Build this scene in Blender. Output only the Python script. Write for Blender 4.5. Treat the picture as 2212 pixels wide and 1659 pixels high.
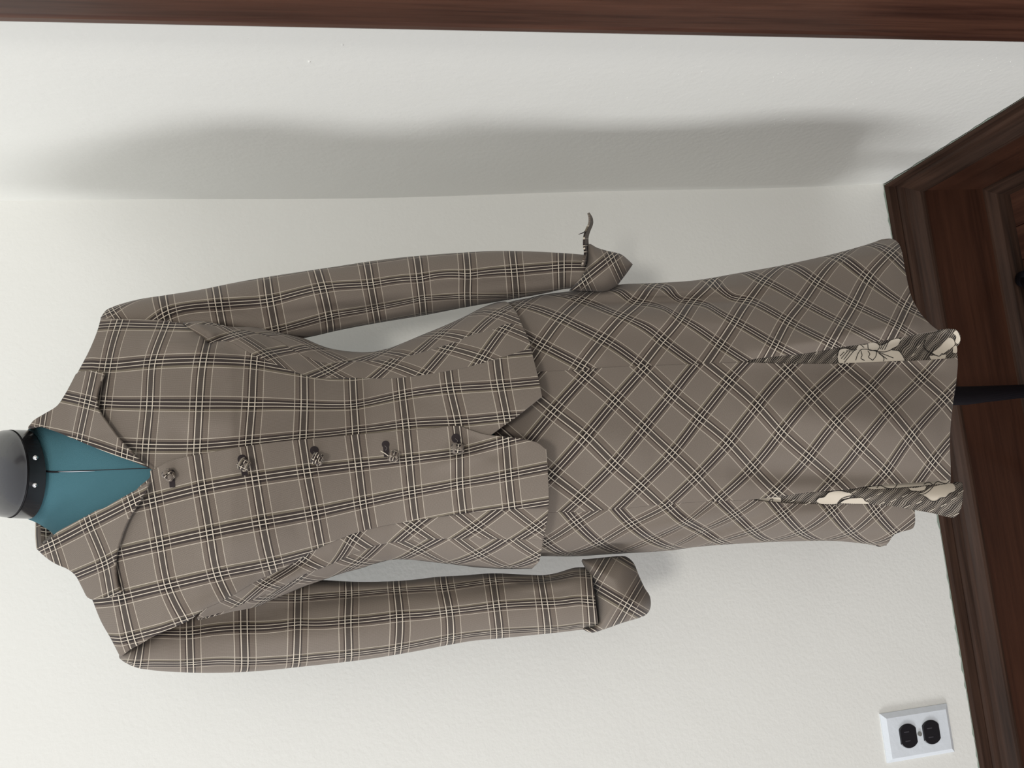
import bpy, bmesh, math, random
import numpy as np
from mathutils import Vector, Matrix
from mathutils.geometry import delaunay_2d_cdt

for o in list(bpy.data.objects):
    bpy.data.objects.remove(o, do_unlink=True)
S = bpy.context.scene
C = S.collection
R = math.radians
random.seed(4)
RNG = np.random.default_rng(4)

# ------------------------------------------------------------------ camera
# Phone held sideways: the picture's left is up in the room.  X right, Y into the back wall, Z up.
FPX = 1600.0
YAW, PIT, ROLL = 0.1381, 0.1763, 0.0646
BASE_H = 0.205                                     # baseboard height
CAM = np.array([-0.4472, -1.0695, 0.86 + BASE_H])


def cam_basis():
    cy, sy = math.cos(YAW), math.sin(YAW)
    r = np.array([cy, -sy, 0]); f = np.array([sy, cy, 0]); d = np.array([0, 0, -1.0])
    f2 = f * math.cos(PIT) + d * math.sin(PIT)
    d2 = d * math.cos(PIT) - f * math.sin(PIT)
    r3 = r * math.cos(ROLL) + d2 * math.sin(ROLL)
    d3 = d2 * math.cos(ROLL) - r * math.sin(ROLL)
    return r3, d3, f2


CR, CD, CF = cam_basis()
cam_data = bpy.data.cameras.new('camera')
cam = bpy.data.objects.new('camera', cam_data)
C.objects.link(cam)
cam_data.sensor_fit = 'HORIZONTAL'
cam_data.sensor_width = 36.0
cam_data.lens = FPX / 2212.0 * 36.0
cam_data.clip_start = 0.01
mw = Matrix.Identity(4)
for i in range(3):
    mw[i][0] = CD[i]; mw[i][1] = CR[i]; mw[i][2] = -CF[i]; mw[i][3] = CAM[i]
cam.matrix_world = mw
S.camera = cam

# ------------------------------------------------------------------ world, lights, exposure
S.view_settings.view_transform = 'Standard'
S.view_settings.look = 'None'
S.view_settings.gamma = 1.0
S.view_settings.use_curve_mapping = False
S.view_settings.exposure = 0.21
W = bpy.data.worlds.new('world'); S.world = W
W.use_nodes = True
W.node_tree.nodes['Background'].inputs[0].default_value = (0.94, 0.96, 1.0, 1)
W.node_tree.nodes['Background'].inputs[1].default_value = 0.70


def area(name, loc, target, sx, sy, power, col):
    l = bpy.data.lights.new(name, 'AREA'); l.shape = 'RECTANGLE'; l.size = sx; l.size_y = sy
    l.energy = power; l.color = col
    o = bpy.data.objects.new(name, l); C.objects.link(o)
    o.location = loc
    o.rotation_euler = (Vector(target) - Vector(loc)).to_track_quat('-Z', 'Y').to_euler()
    return o


area('window_left_offscreen', (-4.6, -1.42, 1.38), (-0.1, -0.35, 0.75), 0.7, 1.9, 78, (0.97, 0.98, 1.0))
area('room_lamp_behind_camera_offscreen', (-0.75, -3.0, 2.35), (-0.4, -0.1, 0.6), 0.38, 0.38, 24, (1.0, 0.97, 0.91))

# ------------------------------------------------------------------ helpers: pixels of the traced drawing -> points in the room
def world(px, Y):
    px = np.atleast_2d(np.asarray(px, float)); Y = np.broadcast_to(np.asarray(Y, float), (len(px),))
    p = 829.5 - px[:, 1]; q = px[:, 0] - 1106.0
    d = p[:, None] * CR + q[:, None] * CD + FPX * CF
    k = (Y - CAM[1]) / d[:, 1]
    return CAM + k[:, None] * d


def spl(pts, step=6.0):
    P = np.asarray(pts, float)
    if len(P) < 3:
        n = max(1, int(np.ceil(np.linalg.norm(P[-1] - P[0]) / step)))
        return P[0] + (P[-1] - P[0]) * np.linspace(0, 1, n + 1)[:, None]
    Q = np.vstack([2 * P[0] - P[1], P, 2 * P[-1] - P[-2]])
    out = []
    for i in range(1, len(Q) - 2):
        p0, p1, p2, p3 = Q[i - 1:i + 3]
        t0 = 0.0; t1 = t0 + max(np.linalg.norm(p1 - p0), 1e-6) ** .5
        t2 = t1 + max(np.linalg.norm(p2 - p1), 1e-6) ** .5; t3 = t2 + max(np.linalg.norm(p3 - p2), 1e-6) ** .5
        n = max(1, int(np.ceil(np.linalg.norm(p2 - p1) / step)))
        t = np.linspace(t1, t2, n + 1)[:-1, None]
        a1 = (t1 - t) / (t1 - t0) * p0 + (t - t0) / (t1 - t0) * p1
        a2 = (t2 - t) / (t2 - t1) * p1 + (t - t1) / (t2 - t1) * p2
        a3 = (t3 - t) / (t3 - t2) * p2 + (t - t2) / (t3 - t2) * p3
        b1 = (t2 - t) / (t2 - t0) * a1 + (t - t0) / (t2 - t0) * a2
        b2 = (t3 - t) / (t3 - t1) * a2 + (t - t1) / (t3 - t1) * a3
        out.append((t2 - t) / (t2 - t1) * b1 + (t - t1) / (t2 - t1) * b2)
    out.append(P[-1:])
    return np.vstack(out)


def outline(segs, step=6.0):
    o = []
    for s in segs:
        d = spl(s, step)
        for p in d:
            if not o or np.linalg.norm(np.array(o[-1]) - p) > 0.6:
                o.append(tuple(p))
    if np.linalg.norm(np.array(o[0]) - np.array(o[-1])) < 0.6:
        o.pop()
    # densify any remaining long jumps (implicit straight closing edges)
    r = []
    for i, p in enumerate(o):
        q = o[(i + 1) % len(o)]
        n = max(1, int(np.ceil(math.dist(p, q) / (step * 1.4))))
        for k in range(n):
            r.append((p[0] + (q[0] - p[0]) * k / n, p[1] + (q[1] - p[1]) * k / n))
    return np.array(r)


def inside(P, poly):
    x, y = P[:, 0], P[:, 1]
    c = np.zeros(len(P), bool)
    j = len(poly) - 1
    for i in range(len(poly)):
        xi, yi = poly[i]; xj, yj = poly[j]
        if yi != yj:
            c ^= ((yi > y) != (yj > y)) & (x < (xj - xi) * (y - yi) / (yj - yi) + xi)
        j = i
    return c


def dist_out(P, poly):
    A = np.asarray(poly); B = np.roll(A, -1, 0)
    best = np.full(len(P), 1e9)
    for a, b in zip(A, B):
        ab = b - a; L = max(ab @ ab, 1e-9)
        t = np.clip(((P - a) @ ab) / L, 0, 1)
        d = np.linalg.norm(P - (a + t[:, None] * ab), axis=1)
        best = np.minimum(best, d)
    return best


def dist_line(P, line):
    A = np.asarray(line, float)
    best = np.full(len(P), 1e9); par = np.zeros(len(P))
    for i in range(len(A) - 1):
        a, b = A[i], A[i + 1]; ab = b - a; L = max(ab @ ab, 1e-9)
        t = np.clip(((P - a) @ ab) / L, 0, 1)
        d = np.linalg.norm(P - (a + t[:, None] * ab), axis=1)
        m = d < best
        best[m] = d[m]; par[m] = (i + t[m]) / (len(A) - 1)
    return best, par


class TPS:
    """fabric coordinates (weft index, warp index) from crossing points of the woven check"""
    def __init__(self, src, dst, reg=0.3):
        self.s = np.asarray(src, float) / 100.0; d = np.asarray(dst, float); n = len(self.s)
        if n < 5:
            A = np.c_[np.ones(n), self.s]
            self.w = np.zeros((n, 2)); self.a = np.linalg.lstsq(A, d, rcond=None)[0]
            return
        K = self.k(self.s, self.s) + reg * 0.02 * np.eye(n)
        A = np.c_[np.ones(n), self.s]
        M = np.block([[K, A], [A.T, np.zeros((3, 3))]])
        r = np.linalg.lstsq(M, np.vstack([d, np.zeros((3, 2))]), rcond=None)[0]
        self.w, self.a = r[:n], r[n:]

    @staticmethod
    def k(a, b):
        r2 = ((a[:, None] - b[None]) ** 2).sum(2)
        return 0.5 * r2 * np.log(np.maximum(r2, 1e-12))

    def __call__(self, P):
        P = np.asarray(P, float) / 100.0
        return self.k(P, self.s) @ self.w + np.c_[np.ones(len(P)), P] @ self.a


def mesh_obj(name, V, F, mat, parent=None, uv=None, smooth=True, origin=None, face_cam=True):
    V = np.asarray(V, float)
    if face_cam and len(F):
        s = 0
        for f in F[::max(1, len(F) // 400)]:
            a, b, c = V[f[0]], V[f[1]], V[f[2]]
            s += np.dot(np.cross(b - a, c - a), CAM - a)
        if s < 0:
            F = [tuple(reversed(f)) for f in F]
    L = np.zeros(3)
    if parent is not None:
        L = np.array(parent.matrix_world.translation) if parent.get('_o') is None else np.array(parent['_o'])
    elif origin is not None:
        L = np.asarray(origin, float)
    me = bpy.data.meshes.new(name)
    me.from_pydata([tuple(v) for v in V - L], [], [tuple(int(i) for i in f) for f in F])
    me.materials.append(mat)
    if uv is not None:
        lay = me.uv_layers.new(name='UVMap')
        li = np.zeros(len(me.loops), np.int32); me.loops.foreach_get('vertex_index', li)
        lay.data.foreach_set('uv', np.asarray(uv, np.float32)[li].ravel())
    if smooth:
        me.polygons.foreach_set('use_smooth', [True] * len(me.polygons))
    me.update()
    o = bpy.data.objects.new(name, me); C.objects.link(o)
    if parent is not None:
        o.parent = parent
        ORG[o.name] = L
    else:
        o.location = L
        ORG[o.name] = L
    return o


ORG = {}


def root(name, loc, label, cat):
    o = bpy.data.objects.new(name, None); C.objects.link(o)
    o.location = loc; o.empty_display_size = 0.05
    o['label'] = label; o['category'] = cat
    ORG[o.name] = np.asarray(loc, float)
    return o


def part(name, V, F, mat, parent, **kw):
    """child mesh; all parts keep the origin of their thing so nested parts stay put"""
    top = parent
    while top.parent is not None:
        top = top.parent
    V = np.asarray(V, float) - ORG[top.name]
    o = mesh_obj(name, V + ORG[top.name] if False else V, F, mat, None, origin=(0, 0, 0), face_cam=False, **kw)
    o.parent = parent
    return o


def orient(V, F):
    s = 0
    for f in F[::max(1, len(F) // 500)]:
        a, b, c = V[f[0]], V[f[1]], V[f[2]]
        s += np.dot(np.cross(b - a, c - a), CAM - a)
    return [tuple(reversed(f)) for f in F] if s < 0 else F


def solidify(o, t, off=-1):
    m = o.modifiers.new('thickness', 'SOLIDIFY'); m.thickness = t; m.offset = off
    m.use_even_offset = False
    return o


def tri_fill(poly, step, rings=True):
    lo, hi = poly.min(0), poly.max(0)
    gx = np.arange(lo[0], hi[0], step); gy = np.arange(lo[1], hi[1], step * .87)
    P = np.array([(x + (step / 2 if j % 2 else 0), y) for j, y in enumerate(gy) for x in gx])
    if len(P):
        P = P[inside(P, poly)]
    if len(P):
        P = P[dist_out(P, poly) > step * (1.05 if rings else .5)]
    pts = [poly]
    if rings:
        A = poly; T = np.roll(A, -1, 0) - np.roll(A, 1, 0)
        N = np.c_[-T[:, 1], T[:, 0]] / np.maximum(np.linalg.norm(T, axis=1), 1e-6)[:, None]
        ar = 0.5 * np.sum(A[:, 0] * np.roll(A[:, 1], -1) - np.roll(A[:, 0], -1) * A[:, 1])
        if ar < 0:
            N = -N
        for d in (1.3, 3.6):
            Q = A + N * d
            Q = Q[inside(Q, poly)]
            if len(Q):
                Q = Q[dist_out(Q, poly) > d * .8]
                pts.append(Q)
    if len(P):
        pts.append(P)
    allp = np.vstack(pts)
    n = len(poly)
    r = delaunay_2d_cdt([Vector(p) for p in allp], [(i, (i + 1) % n) for i in range(n)], [], 1, 1e-4)
    V = np.array([(v.x, v.y) for v in r[0]]); F = [tuple(f) for f in r[2]]
    cen = np.array([V[list(f)].mean(0) for f in F])
    keep = inside(cen, poly)
    F = [f for f, k in zip(F, keep) if k]
    return V, F


def piece(name, parent, mat, segs, depth, uvfn, off=0.0, step=8.0, rings=True, thick=0.0016, poly=None):
    poly = outline(segs, step * .8) if poly is None else poly
    P, F = tri_fill(poly, step, rings)
    Y = depth(P) - (off(P) if callable(off) else off)
    V = world(P, Y)
    o = part(name, V, orient(V, F), mat, parent, uv=uvfn(P))
    if thick:
        solidify(o, thick)
    return o


# ------------------------------------------------------------------ materials
def new_mat(name):
    m = bpy.data.materials.new(name); m.use_nodes = True
    nt = m.node_tree; b = nt.nodes['Principled BSDF']
    return m, nt, b


def N(nt, t, **kw):
    n = nt.nodes.new(t)
    for k, v in kw.items():
        setattr(n, k, v)
    return n


def simple(name, col, rough=.6, metal=0.0, spec=.5, coat=0.0, bump=None):
    m, nt, b = new_mat(name)
    b.inputs['Base Color'].default_value = (*col, 1); b.inputs['Roughness'].default_value = rough
    b.inputs['Metallic'].default_value = metal; b.inputs['Specular IOR Level'].default_value = spec
    b.inputs['Coat Weight'].default_value = coat
    if bump:
        sc, st = bump
        tc = N(nt, 'ShaderNodeTexCoord'); no = N(nt, 'ShaderNodeTexNoise'); bp = N(nt, 'ShaderNodeBump')
        no.inputs['Scale'].default_value = sc; no.inputs['Detail'].default_value = 3
        nt.links.new(tc.outputs['Object'], no.inputs['Vector'])
        nt.links.new(no.outputs['Fac'], bp.inputs['Height'])
        bp.inputs['Strength'].default_value = st; bp.inputs['Distance'].default_value = .002
        nt.links.new(bp.outputs['Normal'], b.inputs['Normal'])
    return m


def math_node(nt, op, a, b=None):
    n = N(nt, 'ShaderNodeMath', operation=op)
    for i, v in enumerate((a, b)):
        if v is None:
            continue
        if isinstance(v, (int, float)):
            n.inputs[i].default_value = v
        else:
            nt.links.new(v, n.inputs[i])
    return n.outputs[0]


def ramp(nt, fac, stops):
    r = N(nt, 'ShaderNodeValToRGB'); cr = r.color_ramp
    stops = sorted(stops)
    cr.elements[0].position, cr.elements[1].position = stops[0][0], stops[-1][0]
    els = [cr.elements[0]]
    for p, c in stops[1:-1]:
        els.append(cr.elements.new(p))
    els = list(cr.elements)
    for e, (p, c) in zip(els, stops):
        e.position = p
        e.color = (c, c, c, 1) if isinstance(c, (int, float)) else (*c, 1)
    nt.links.new(fac, r.inputs[0])
    return r.outputs[0]


def steps(regions, base, e=.006):
    """regions: (from, to, value) in -.5...5 -> ramp stops with short edges"""
    st = [(0.0, base)]
    for a, b, v in regions:
        a += .5; b += .5
        st += [(a - e, base if st[-1][0] < a - e - 1e-4 and (len(st) == 1 or abs(st[-1][0] - (a - e)) > .004) else st[-1][1])]
        st += [(a, v), (b, v)]
        st += [(b + e, base)]
    st.append((1.0, base))
    # merge abutting regions: drop base stops squeezed between neighbours
    out = []
    for i, s in enumerate(st):
        out.append(s)
    return out


def piecewise(vals, base):
    """vals: list of (from,to,value), contiguous or not; constant-interpolated ramp"""
    st = [(0.0, base)]
    for a, b, v in vals:
        if abs(st[-1][0] - (a + .5)) < 1e-6:
            st[-1] = (a + .5, v)
        else:
            st.append((a + .5, v))
        st.append((b + .5, base))
    return st


def ramp_const(nt, fac, stops):
    r = N(nt, 'ShaderNodeValToRGB'); cr = r.color_ramp; cr.interpolation = 'CONSTANT'
    while len(cr.elements) < len(stops):
        cr.elements.new(.5)
    for e, (p, c) in zip(cr.elements, sorted(stops)):
        e.position = p
    for e, (p, c) in zip(cr.elements, sorted(stops)):
        e.color = (c, c, c, 1) if isinstance(c, (int, float)) else (*c, 1)
    nt.links.new(fac, r.inputs[0])
    return r.outputs[0]


def plaid(name, base=(.184, .153, .126), cream=(.68, .60, .49)):
    m, nt, b = new_mat(name)
    uv = N(nt, 'ShaderNodeUVMap'); uv.uv_map = 'UVMap'
    sp = N(nt, 'ShaderNodeSeparateXYZ'); nt.links.new(uv.outputs[0], sp.inputs[0])
    u, v = sp.outputs[0], sp.outputs[1]
    fu = math_node(nt, 'FRACT', math_node(nt, 'ADD', u, 0.5))
    fv = math_node(nt, 'FRACT', math_node(nt, 'ADD', v, 0.5))
    du = ramp_const(nt, fu, piecewise([(-.175, -.096, (.80, .77, .76)), (-.096, -.067, (.34, .30, .30)), (-.047, .047, (.42, .41, .42)),
                                       (.067, .098, (.30, .28, .29)), (.098, .2, (.80, .77, .75))], (1, 1, 1)))
    dv = ramp_const(nt, fv, piecewise([(-.162, -.112, (.90, .91, .82)), (-.112, -.057, (.27, .245, .26)), (-.038, .038, (.27, .25, .27)),
                                       (.057, .112, (.26, .24, .26)), (.112, .167, (.74, .71, .70))], (1, 1, 1)))
    lu = ramp_const(nt, fu, piecewise([(-.192, -.175, .50), (-.067, -.047, .92), (.047, .067, .92), (.2, .217, .50)], 0.0))
    lv = ramp_const(nt, fv, piecewise([(-.18, -.162, .54), (-.057, -.038, .90), (.038, .057, .90), (.167, .185, .56)], 0.0))
    # fine warp stripes and thread irregularity
    w1 = math_node(nt, 'SINE', math_node(nt, 'MULTIPLY', v, 2 * math.pi * 46))
    w2 = math_node(nt, 'SINE', math_node(nt, 'MULTIPLY', u, 2 * math.pi * 58))
    w = math_node(nt, 'ADD', math_node(nt, 'MULTIPLY', w1, .24), math_node(nt, 'MULTIPLY', w2, .10))
    no = N(nt, 'ShaderNodeTexNoise'); no.inputs['Scale'].default_value = 60; no.inputs['Detail'].default_value = 3
    mp = N(nt, 'ShaderNodeMapping'); mp.inputs['Scale'].default_value = (1, 1, 1)
    nt.links.new(uv.outputs[0], mp.inputs[0]); nt.links.new(mp.outputs[0], no.inputs['Vector'])
    w = math_node(nt, 'ADD', math_node(nt, 'ADD', w, .78), math_node(nt, 'MULTIPLY', no.outputs['Fac'], .44))

    def mul(a, c):
        x = N(nt, 'ShaderNodeMix', data_type='RGBA', blend_type='MULTIPLY'); x.inputs[0].default_value = 1
        for i, s in ((6, a), (7, c)):
            if isinstance(s, tuple):
                x.inputs[i].default_value = (*s, 1)
            else:
                nt.links.new(s, x.inputs[i])
        return x.outputs[2]
    col = mul(mul(base, du), dv)
    mx = N(nt, 'ShaderNodeMix', data_type='RGBA')
    fac = math_node(nt, 'MULTIPLY', math_node(nt, 'MAXIMUM', lu, lv), .86)
    nt.links.new(fac, mx.inputs[0]); nt.links.new(col, mx.inputs[6]); mx.inputs[7].default_value = (*cream, 1)
    cw = N(nt, 'ShaderNodeCombineColor')
    for i in range(3):
        nt.links.new(w, cw.inputs[i])
    fin = mul(mx.outputs[2], cw.outputs[0])
    nt.links.new(fin, b.inputs['Base Color'])
    b.inputs['Roughness'].default_value = .88; b.inputs['Specular IOR Level'].default_value = .2
    b.inputs['Sheen Weight'].default_value = .12
    bp = N(nt, 'ShaderNodeBump'); bp.inputs['Strength'].default_value = .15; bp.inputs['Distance'].default_value = .0006
    nt.links.new(w, bp.inputs['Height']); nt.links.new(bp.outputs[0], b.inputs['Normal'])
    return m


def wood(name, dark, light, axis, scale=1.0, rough=.38, coat=.35, seed=0.0):
    m, nt, b = new_mat(name)
    tc = N(nt, 'ShaderNodeTexCoord'); mp = N(nt, 'ShaderNodeMapping')
    sc = [38 * scale] * 3; sc[axis] = 1.6 * scale
    mp.inputs['Scale'].default_value = sc; mp.inputs['Location'].default_value = (seed, seed * .7, seed * .3)
    nt.links.new(tc.outputs['Object'], mp.inputs[0])
    n1 = N(nt, 'ShaderNodeTexNoise'); n1.inputs['Scale'].default_value = 1.5; n1.inputs['Detail'].default_value = 6; n1.inputs['Roughness'].default_value = .62
    n1.inputs['Distortion'].default_value = .5
    nt.links.new(mp.outputs[0], n1.inputs['Vector'])
    n2 = N(nt, 'ShaderNodeTexNoise'); n2.inputs['Scale'].default_value = 5.5; n2.inputs['Detail'].default_value = 4
    nt.links.new(mp.outputs[0], n2.inputs['Vector'])
    f = math_node(nt, 'ADD', math_node(nt, 'MULTIPLY', n1.outputs['Fac'], .65), math_node(nt, 'MULTIPLY', n2.outputs['Fac'], .35))
    c = ramp(nt, f, [(.34, dark), (.5, tuple((a + bb) / 2 for a, bb in zip(dark, light))), (.66, light)])
    nt.links.new(c, b.inputs['Base Color'])
    b.inputs['Specular IOR Level'].default_value = .15 if coat < .05 else .28
    b.inputs['Roughness'].default_value = rough; b.inputs['Coat Weight'].default_value = coat; b.inputs['Coat Roughness'].default_value = .25
    bp = N(nt, 'ShaderNodeBump'); bp.inputs['Strength'].default_value = .25; bp.inputs['Distance'].default_value = .001
    nt.links.new(f, bp.inputs['Height']); nt.links.new(bp.outputs[0], b.inputs['Normal'])
    return m


def plaster(name, col, sc=170, st=.5):
    m, nt, b = new_mat(name)
    tc = N(nt, 'ShaderNodeTexCoord')
    n1 = N(nt, 'ShaderNodeTexNoise'); n1.inputs['Scale'].default_value = sc; n1.inputs['Detail'].default_value = 3
    n2 = N(nt, 'ShaderNodeTexNoise'); n2.inputs['Scale'].default_value = 14; n2.inputs['Detail'].default_value = 3
    for n in (n1, n2):
        nt.links.new(tc.outputs['Object'], n.inputs['Vector'])
    h = math_node(nt, 'ADD', math_node(nt, 'MULTIPLY', n1.outputs['Fac'], .5), math_node(nt, 'MULTIPLY', n2.outputs['Fac'], 1.0))
    bp = N(nt, 'ShaderNodeBump'); bp.inputs['Strength'].default_value = st; bp.inputs['Distance'].default_value = .0016
    nt.links.new(h, bp.inputs['Height']); nt.links.new(bp.outputs[0], b.inputs['Normal'])
    b.inputs['Base Color'].default_value = (*col, 1); b.inputs['Roughness'].default_value = .55
    b.inputs['Specular IOR Level'].default_value = .3
    return m


M_WALL = plaster('white_wall_paint', (.79, .785, .74))
M_WALLR = plaster('white_wall_paint_bumpy', (.79, .785, .74), 120, .5)
M_WOODX = wood('dark_wood_along_back', (.018, .010, .007), (.066, .035, .023), 0, rough=.55, coat=.03)
M_WOODY = wood('dark_wood_along_right', (.018, .010, .007), (.066, .035, .023), 1, seed=3, rough=.55, coat=.03)
M_WOODZ = wood('dark_red_wood_upright', (.032, .012, .008), (.105, .044, .027), 2, rough=.36, coat=.3, seed=7)
M_BOARDX = wood('smooth_dark_board_back', (.030, .011, .006), (.062, .024, .013), 0, seed=11, rough=.45, coat=.15)
M_BOARDY = wood('smooth_dark_board_right', (.030, .011, .006), (.062, .024, .013), 1, seed=13, rough=.45, coat=.15)
M_FLOOR = wood('red_brown_floorboard', (.03, .012, .008), (.11, .048, .03), 1, seed=5, rough=.45, coat=.15)
M_GREEN = simple('old_green_paint', (.30, .36, .30), .6)
M_PLAID = plaid('brown_plaid_suiting')
M_TEAL = simple('teal_form_cloth', (.062, .155, .185), .9, spec=.15, bump=(900, .3))
M_GLOSS = simple('glossy_dark_grey_plastic', (.035, .035, .038), .2, spec=.45, coat=.1)
M_BLACK = simple('black_plastic', (.006, .005, .007), .55, spec=.2)
M_STEEL = simple('bright_steel', (.75, .75, .75), .18, 1.0)
M_SEAM = simple('dark_thread', (.034, .027, .028), .9, spec=.1)
M_PALE_LINE = simple('pale_line_blue_grey', (.45, .50, .55), .6)
M_FLUFF = simple('grey_lint', (.16, .14, .13), .9, spec=.1)
M_CREAM = simple('cream_print', (.62, .55, .45), .85, spec=.2)
M_INK = simple('black_print', (.03, .026, .024), .85, spec=.2)
M_PLATE = simple('brushed_white_paint_plate', (.72, .76, .80), .35, bump=(60, .5))
M_OUTLET = simple('black_receptacle', (.010, .010, .013), .35)
M_SLOT = simple('socket_slot', (.045, .042, .05), .5)
M_SCREW = simple('grey_screw', (.35, .36, .34), .4, .6)


def lining_mat():
    m, nt, b = new_mat('dashed_lining_print')
    uv = N(nt, 'ShaderNodeUVMap'); uv.uv_map = 'UVMap'
    sp = N(nt, 'ShaderNodeSeparateXYZ'); nt.links.new(uv.outputs[0], sp.inputs[0])
    no = N(nt, 'ShaderNodeTexNoise'); no.inputs['Scale'].default_value = .035; no.inputs['Detail'].default_value = 1
    nt.links.new(uv.outputs[0], no.inputs['Vector'])
    ph = math_node(nt, 'ADD', math_node(nt, 'MULTIPLY', sp.outputs[0], .9), math_node(nt, 'MULTIPLY', sp.outputs[1], .75))
    ph = math_node(nt, 'ADD', ph, math_node(nt, 'MULTIPLY', no.outputs['Fac'], 14))
    al = math_node(nt, 'ADD', math_node(nt, 'MULTIPLY', sp.outputs[0], -.75), math_node(nt, 'MULTIPLY', sp.outputs[1], .9))
    s1 = math_node(nt, 'SINE', math_node(nt, 'MULTIPLY', ph, 2 * math.pi / 4.2))
    s2 = math_node(nt, 'SINE', math_node(nt, 'MULTIPLY', al, 2 * math.pi / 2.6))
    s3 = math_node(nt, 'SINE', math_node(nt, 'MULTIPLY', ph, 2 * math.pi / 21))
    f = math_node(nt, 'ADD', math_node(nt, 'ADD', math_node(nt, 'MULTIPLY', s1, .30), math_node(nt, 'MULTIPLY', s2, .12)), math_node(nt, 'MULTIPLY', s3, .12))
    f = math_node(nt, 'ADD', f, .5)
    c = ramp(nt, f, [(.25, (.022, .019, .018)), (.5, (.095, .08, .067)), (.85, (.36, .31, .25))])
    nt.links.new(c, b.inputs['Base Color']); b.inputs['Roughness'].default_value = .8
    b.inputs['Specular IOR Level'].default_value = .2
    return m


M_LINING = lining_mat()

# ------------------------------------------------------------------ room
def box_mesh(bm, x0, x1, y0, y1, z0, z1):
    vs = [bm.verts.new((x, y, z)) for z in (z0, z1) for y in (y0, y1) for x in (x0, x1)]
    for f in ((0, 2, 3, 1), (4, 5, 7, 6), (0, 1, 5, 4), (2, 6, 7, 3), (0, 4, 6, 2), (1, 3, 7, 5)):
        bm.faces.new([vs[i] for i in f])


def bm_obj(name, bm, mat, parent=None, smooth=False, bevel=0.0):
    bmesh.ops.recalc_face_normals(bm, faces=bm.faces)
    me = bpy.data.meshes.new(name); bm.to_mesh(me); bm.free()
    me.materials.append(mat)
    if smooth:
        me.polygons.foreach_set('use_smooth', [True] * len(me.polygons))
    o = bpy.data.objects.new(name, me); C.objects.link(o)
    if parent is not None:
        o.parent = parent
    if bevel:
        b = o.modifiers.new('bevel', 'BEVEL'); b.width = bevel; b.segments = 2; b.limit_method = 'ANGLE'
    ORG[o.name] = np.zeros(3)
    return o


def structure(o):
    o['kind'] = 'structure'
    return o


bm = bmesh.new(); box_mesh(bm, -3.2, 0.12, 0.0, 0.12, 0.0, 2.55)
wall_back = structure(bm_obj('wall_back', bm, M_WALL))
# right wall: hand-plastered, so its surface wavers a little along the corner
nz, ny = 60, 40
V = []; F = []
for i in range(nz + 1):
    z = 2.55 * i / nz
    for j in range(ny + 1):
        y = -3.2 * (j / ny) ** 1.8
        k = math.exp(y / .10)
        zz = z - BASE_H
        w = (.0045 * math.sin(zz * 2.6 - .45) + .0015 * math.sin(zz * 9)) * k
        V.append((-w if zz > 0 else 0.0, y, z))
for i in range(nz):
    for j in range(ny):
        a = i * (ny + 1) + j
        F.append((a, a + 1, a + ny + 2, a + ny + 1))
n0 = len(V)
V += [(.12, 0.0, 0), (.12, -3.2, 0), (.12, -3.2, 2.55), (.12, 0.0, 2.55)]
F += [(n0, n0 + 3, n0 + 2, n0 + 1)]
wall_right = structure(mesh_obj('wall_right', V, F, M_WALLR, origin=(0, 0, 0)))

# dried paint specks on the right wall
rs = random.Random(12)
Vs, Fs = [], []


def speck(y, z, r):
    n = len(Vs)
    Vs.append((-r * .9, y, z))
    for k in range(6):
        q = k * math.pi / 3
        Vs.append((.0002, y + r * (1 + .4 * rs.random()) * math.cos(q), z + r * math.sin(q)))
    for k in range(6):
        Fs.append((n, n + 1 + k, n + 1 + (k + 1) % 6))


for i in range(230):
    zz = BASE_H + .08 + .95 * rs.random() ** 1.15
    speck(-.40 + .30 * rs.random() ** 1.4, zz, .0004 + .0007 * rs.random() ** 2)
for y_, z_ in ((-.375, 1.02 + .06), (-.345, .99 + .125)):
    speck(y_, z_, .0021)
sp_ = mesh_obj('paint_specks', Vs, Fs, M_WALLR, None, origin=(0, 0, 0), smooth=False)
sp_.parent = wall_right; sp_['kind'] = 'stuff'

bm = bmesh.new(); box_mesh(bm, -3.2, 0.0, -3.2, 0.0, -.05, -.004)
floor = structure(bm_obj('floor', bm, M_BOARDY))
bw = .0575
for i in range(26):
    bm = bmesh.new(); x1 = -.036 - i * bw + .0
    box_mesh(bm, x1 - bw + .0012, x1, -1.6, -.001, -.004, 0.0)
    bm_obj('plank', bm, M_FLOOR, floor, bevel=.0008)


def profile_run(name, prof, along, mat, parent=None, smooth=True):
    """sweep a (protrusion, height) profile along the back or the right wall, mitred at the inside corner"""
    n = 48 if along == 'x' else 40
    V, F = [], []
    for i in range(n + 1):
        s = i / n
        for t, z in prof:
            if along == 'x':
                x1 = -t; V.append((-3.2 * s + x1 * (1 - s), -t, z))
            else:
                V.append((-t, -3.2 * s - t * (1 - s), z))
    m = len(prof)
    for i in range(n):
        for j in range(m - 1):
            a = i * m + j
            F.append((a, a + 1, a + m + 1, a + m))
    V = np.array(V); F = orient(V, F)
    o = mesh_obj(name, V, F, mat, None, origin=(0, 0, 0), smooth=False)
    if parent is not None:
        o.parent = parent
    return o


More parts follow.
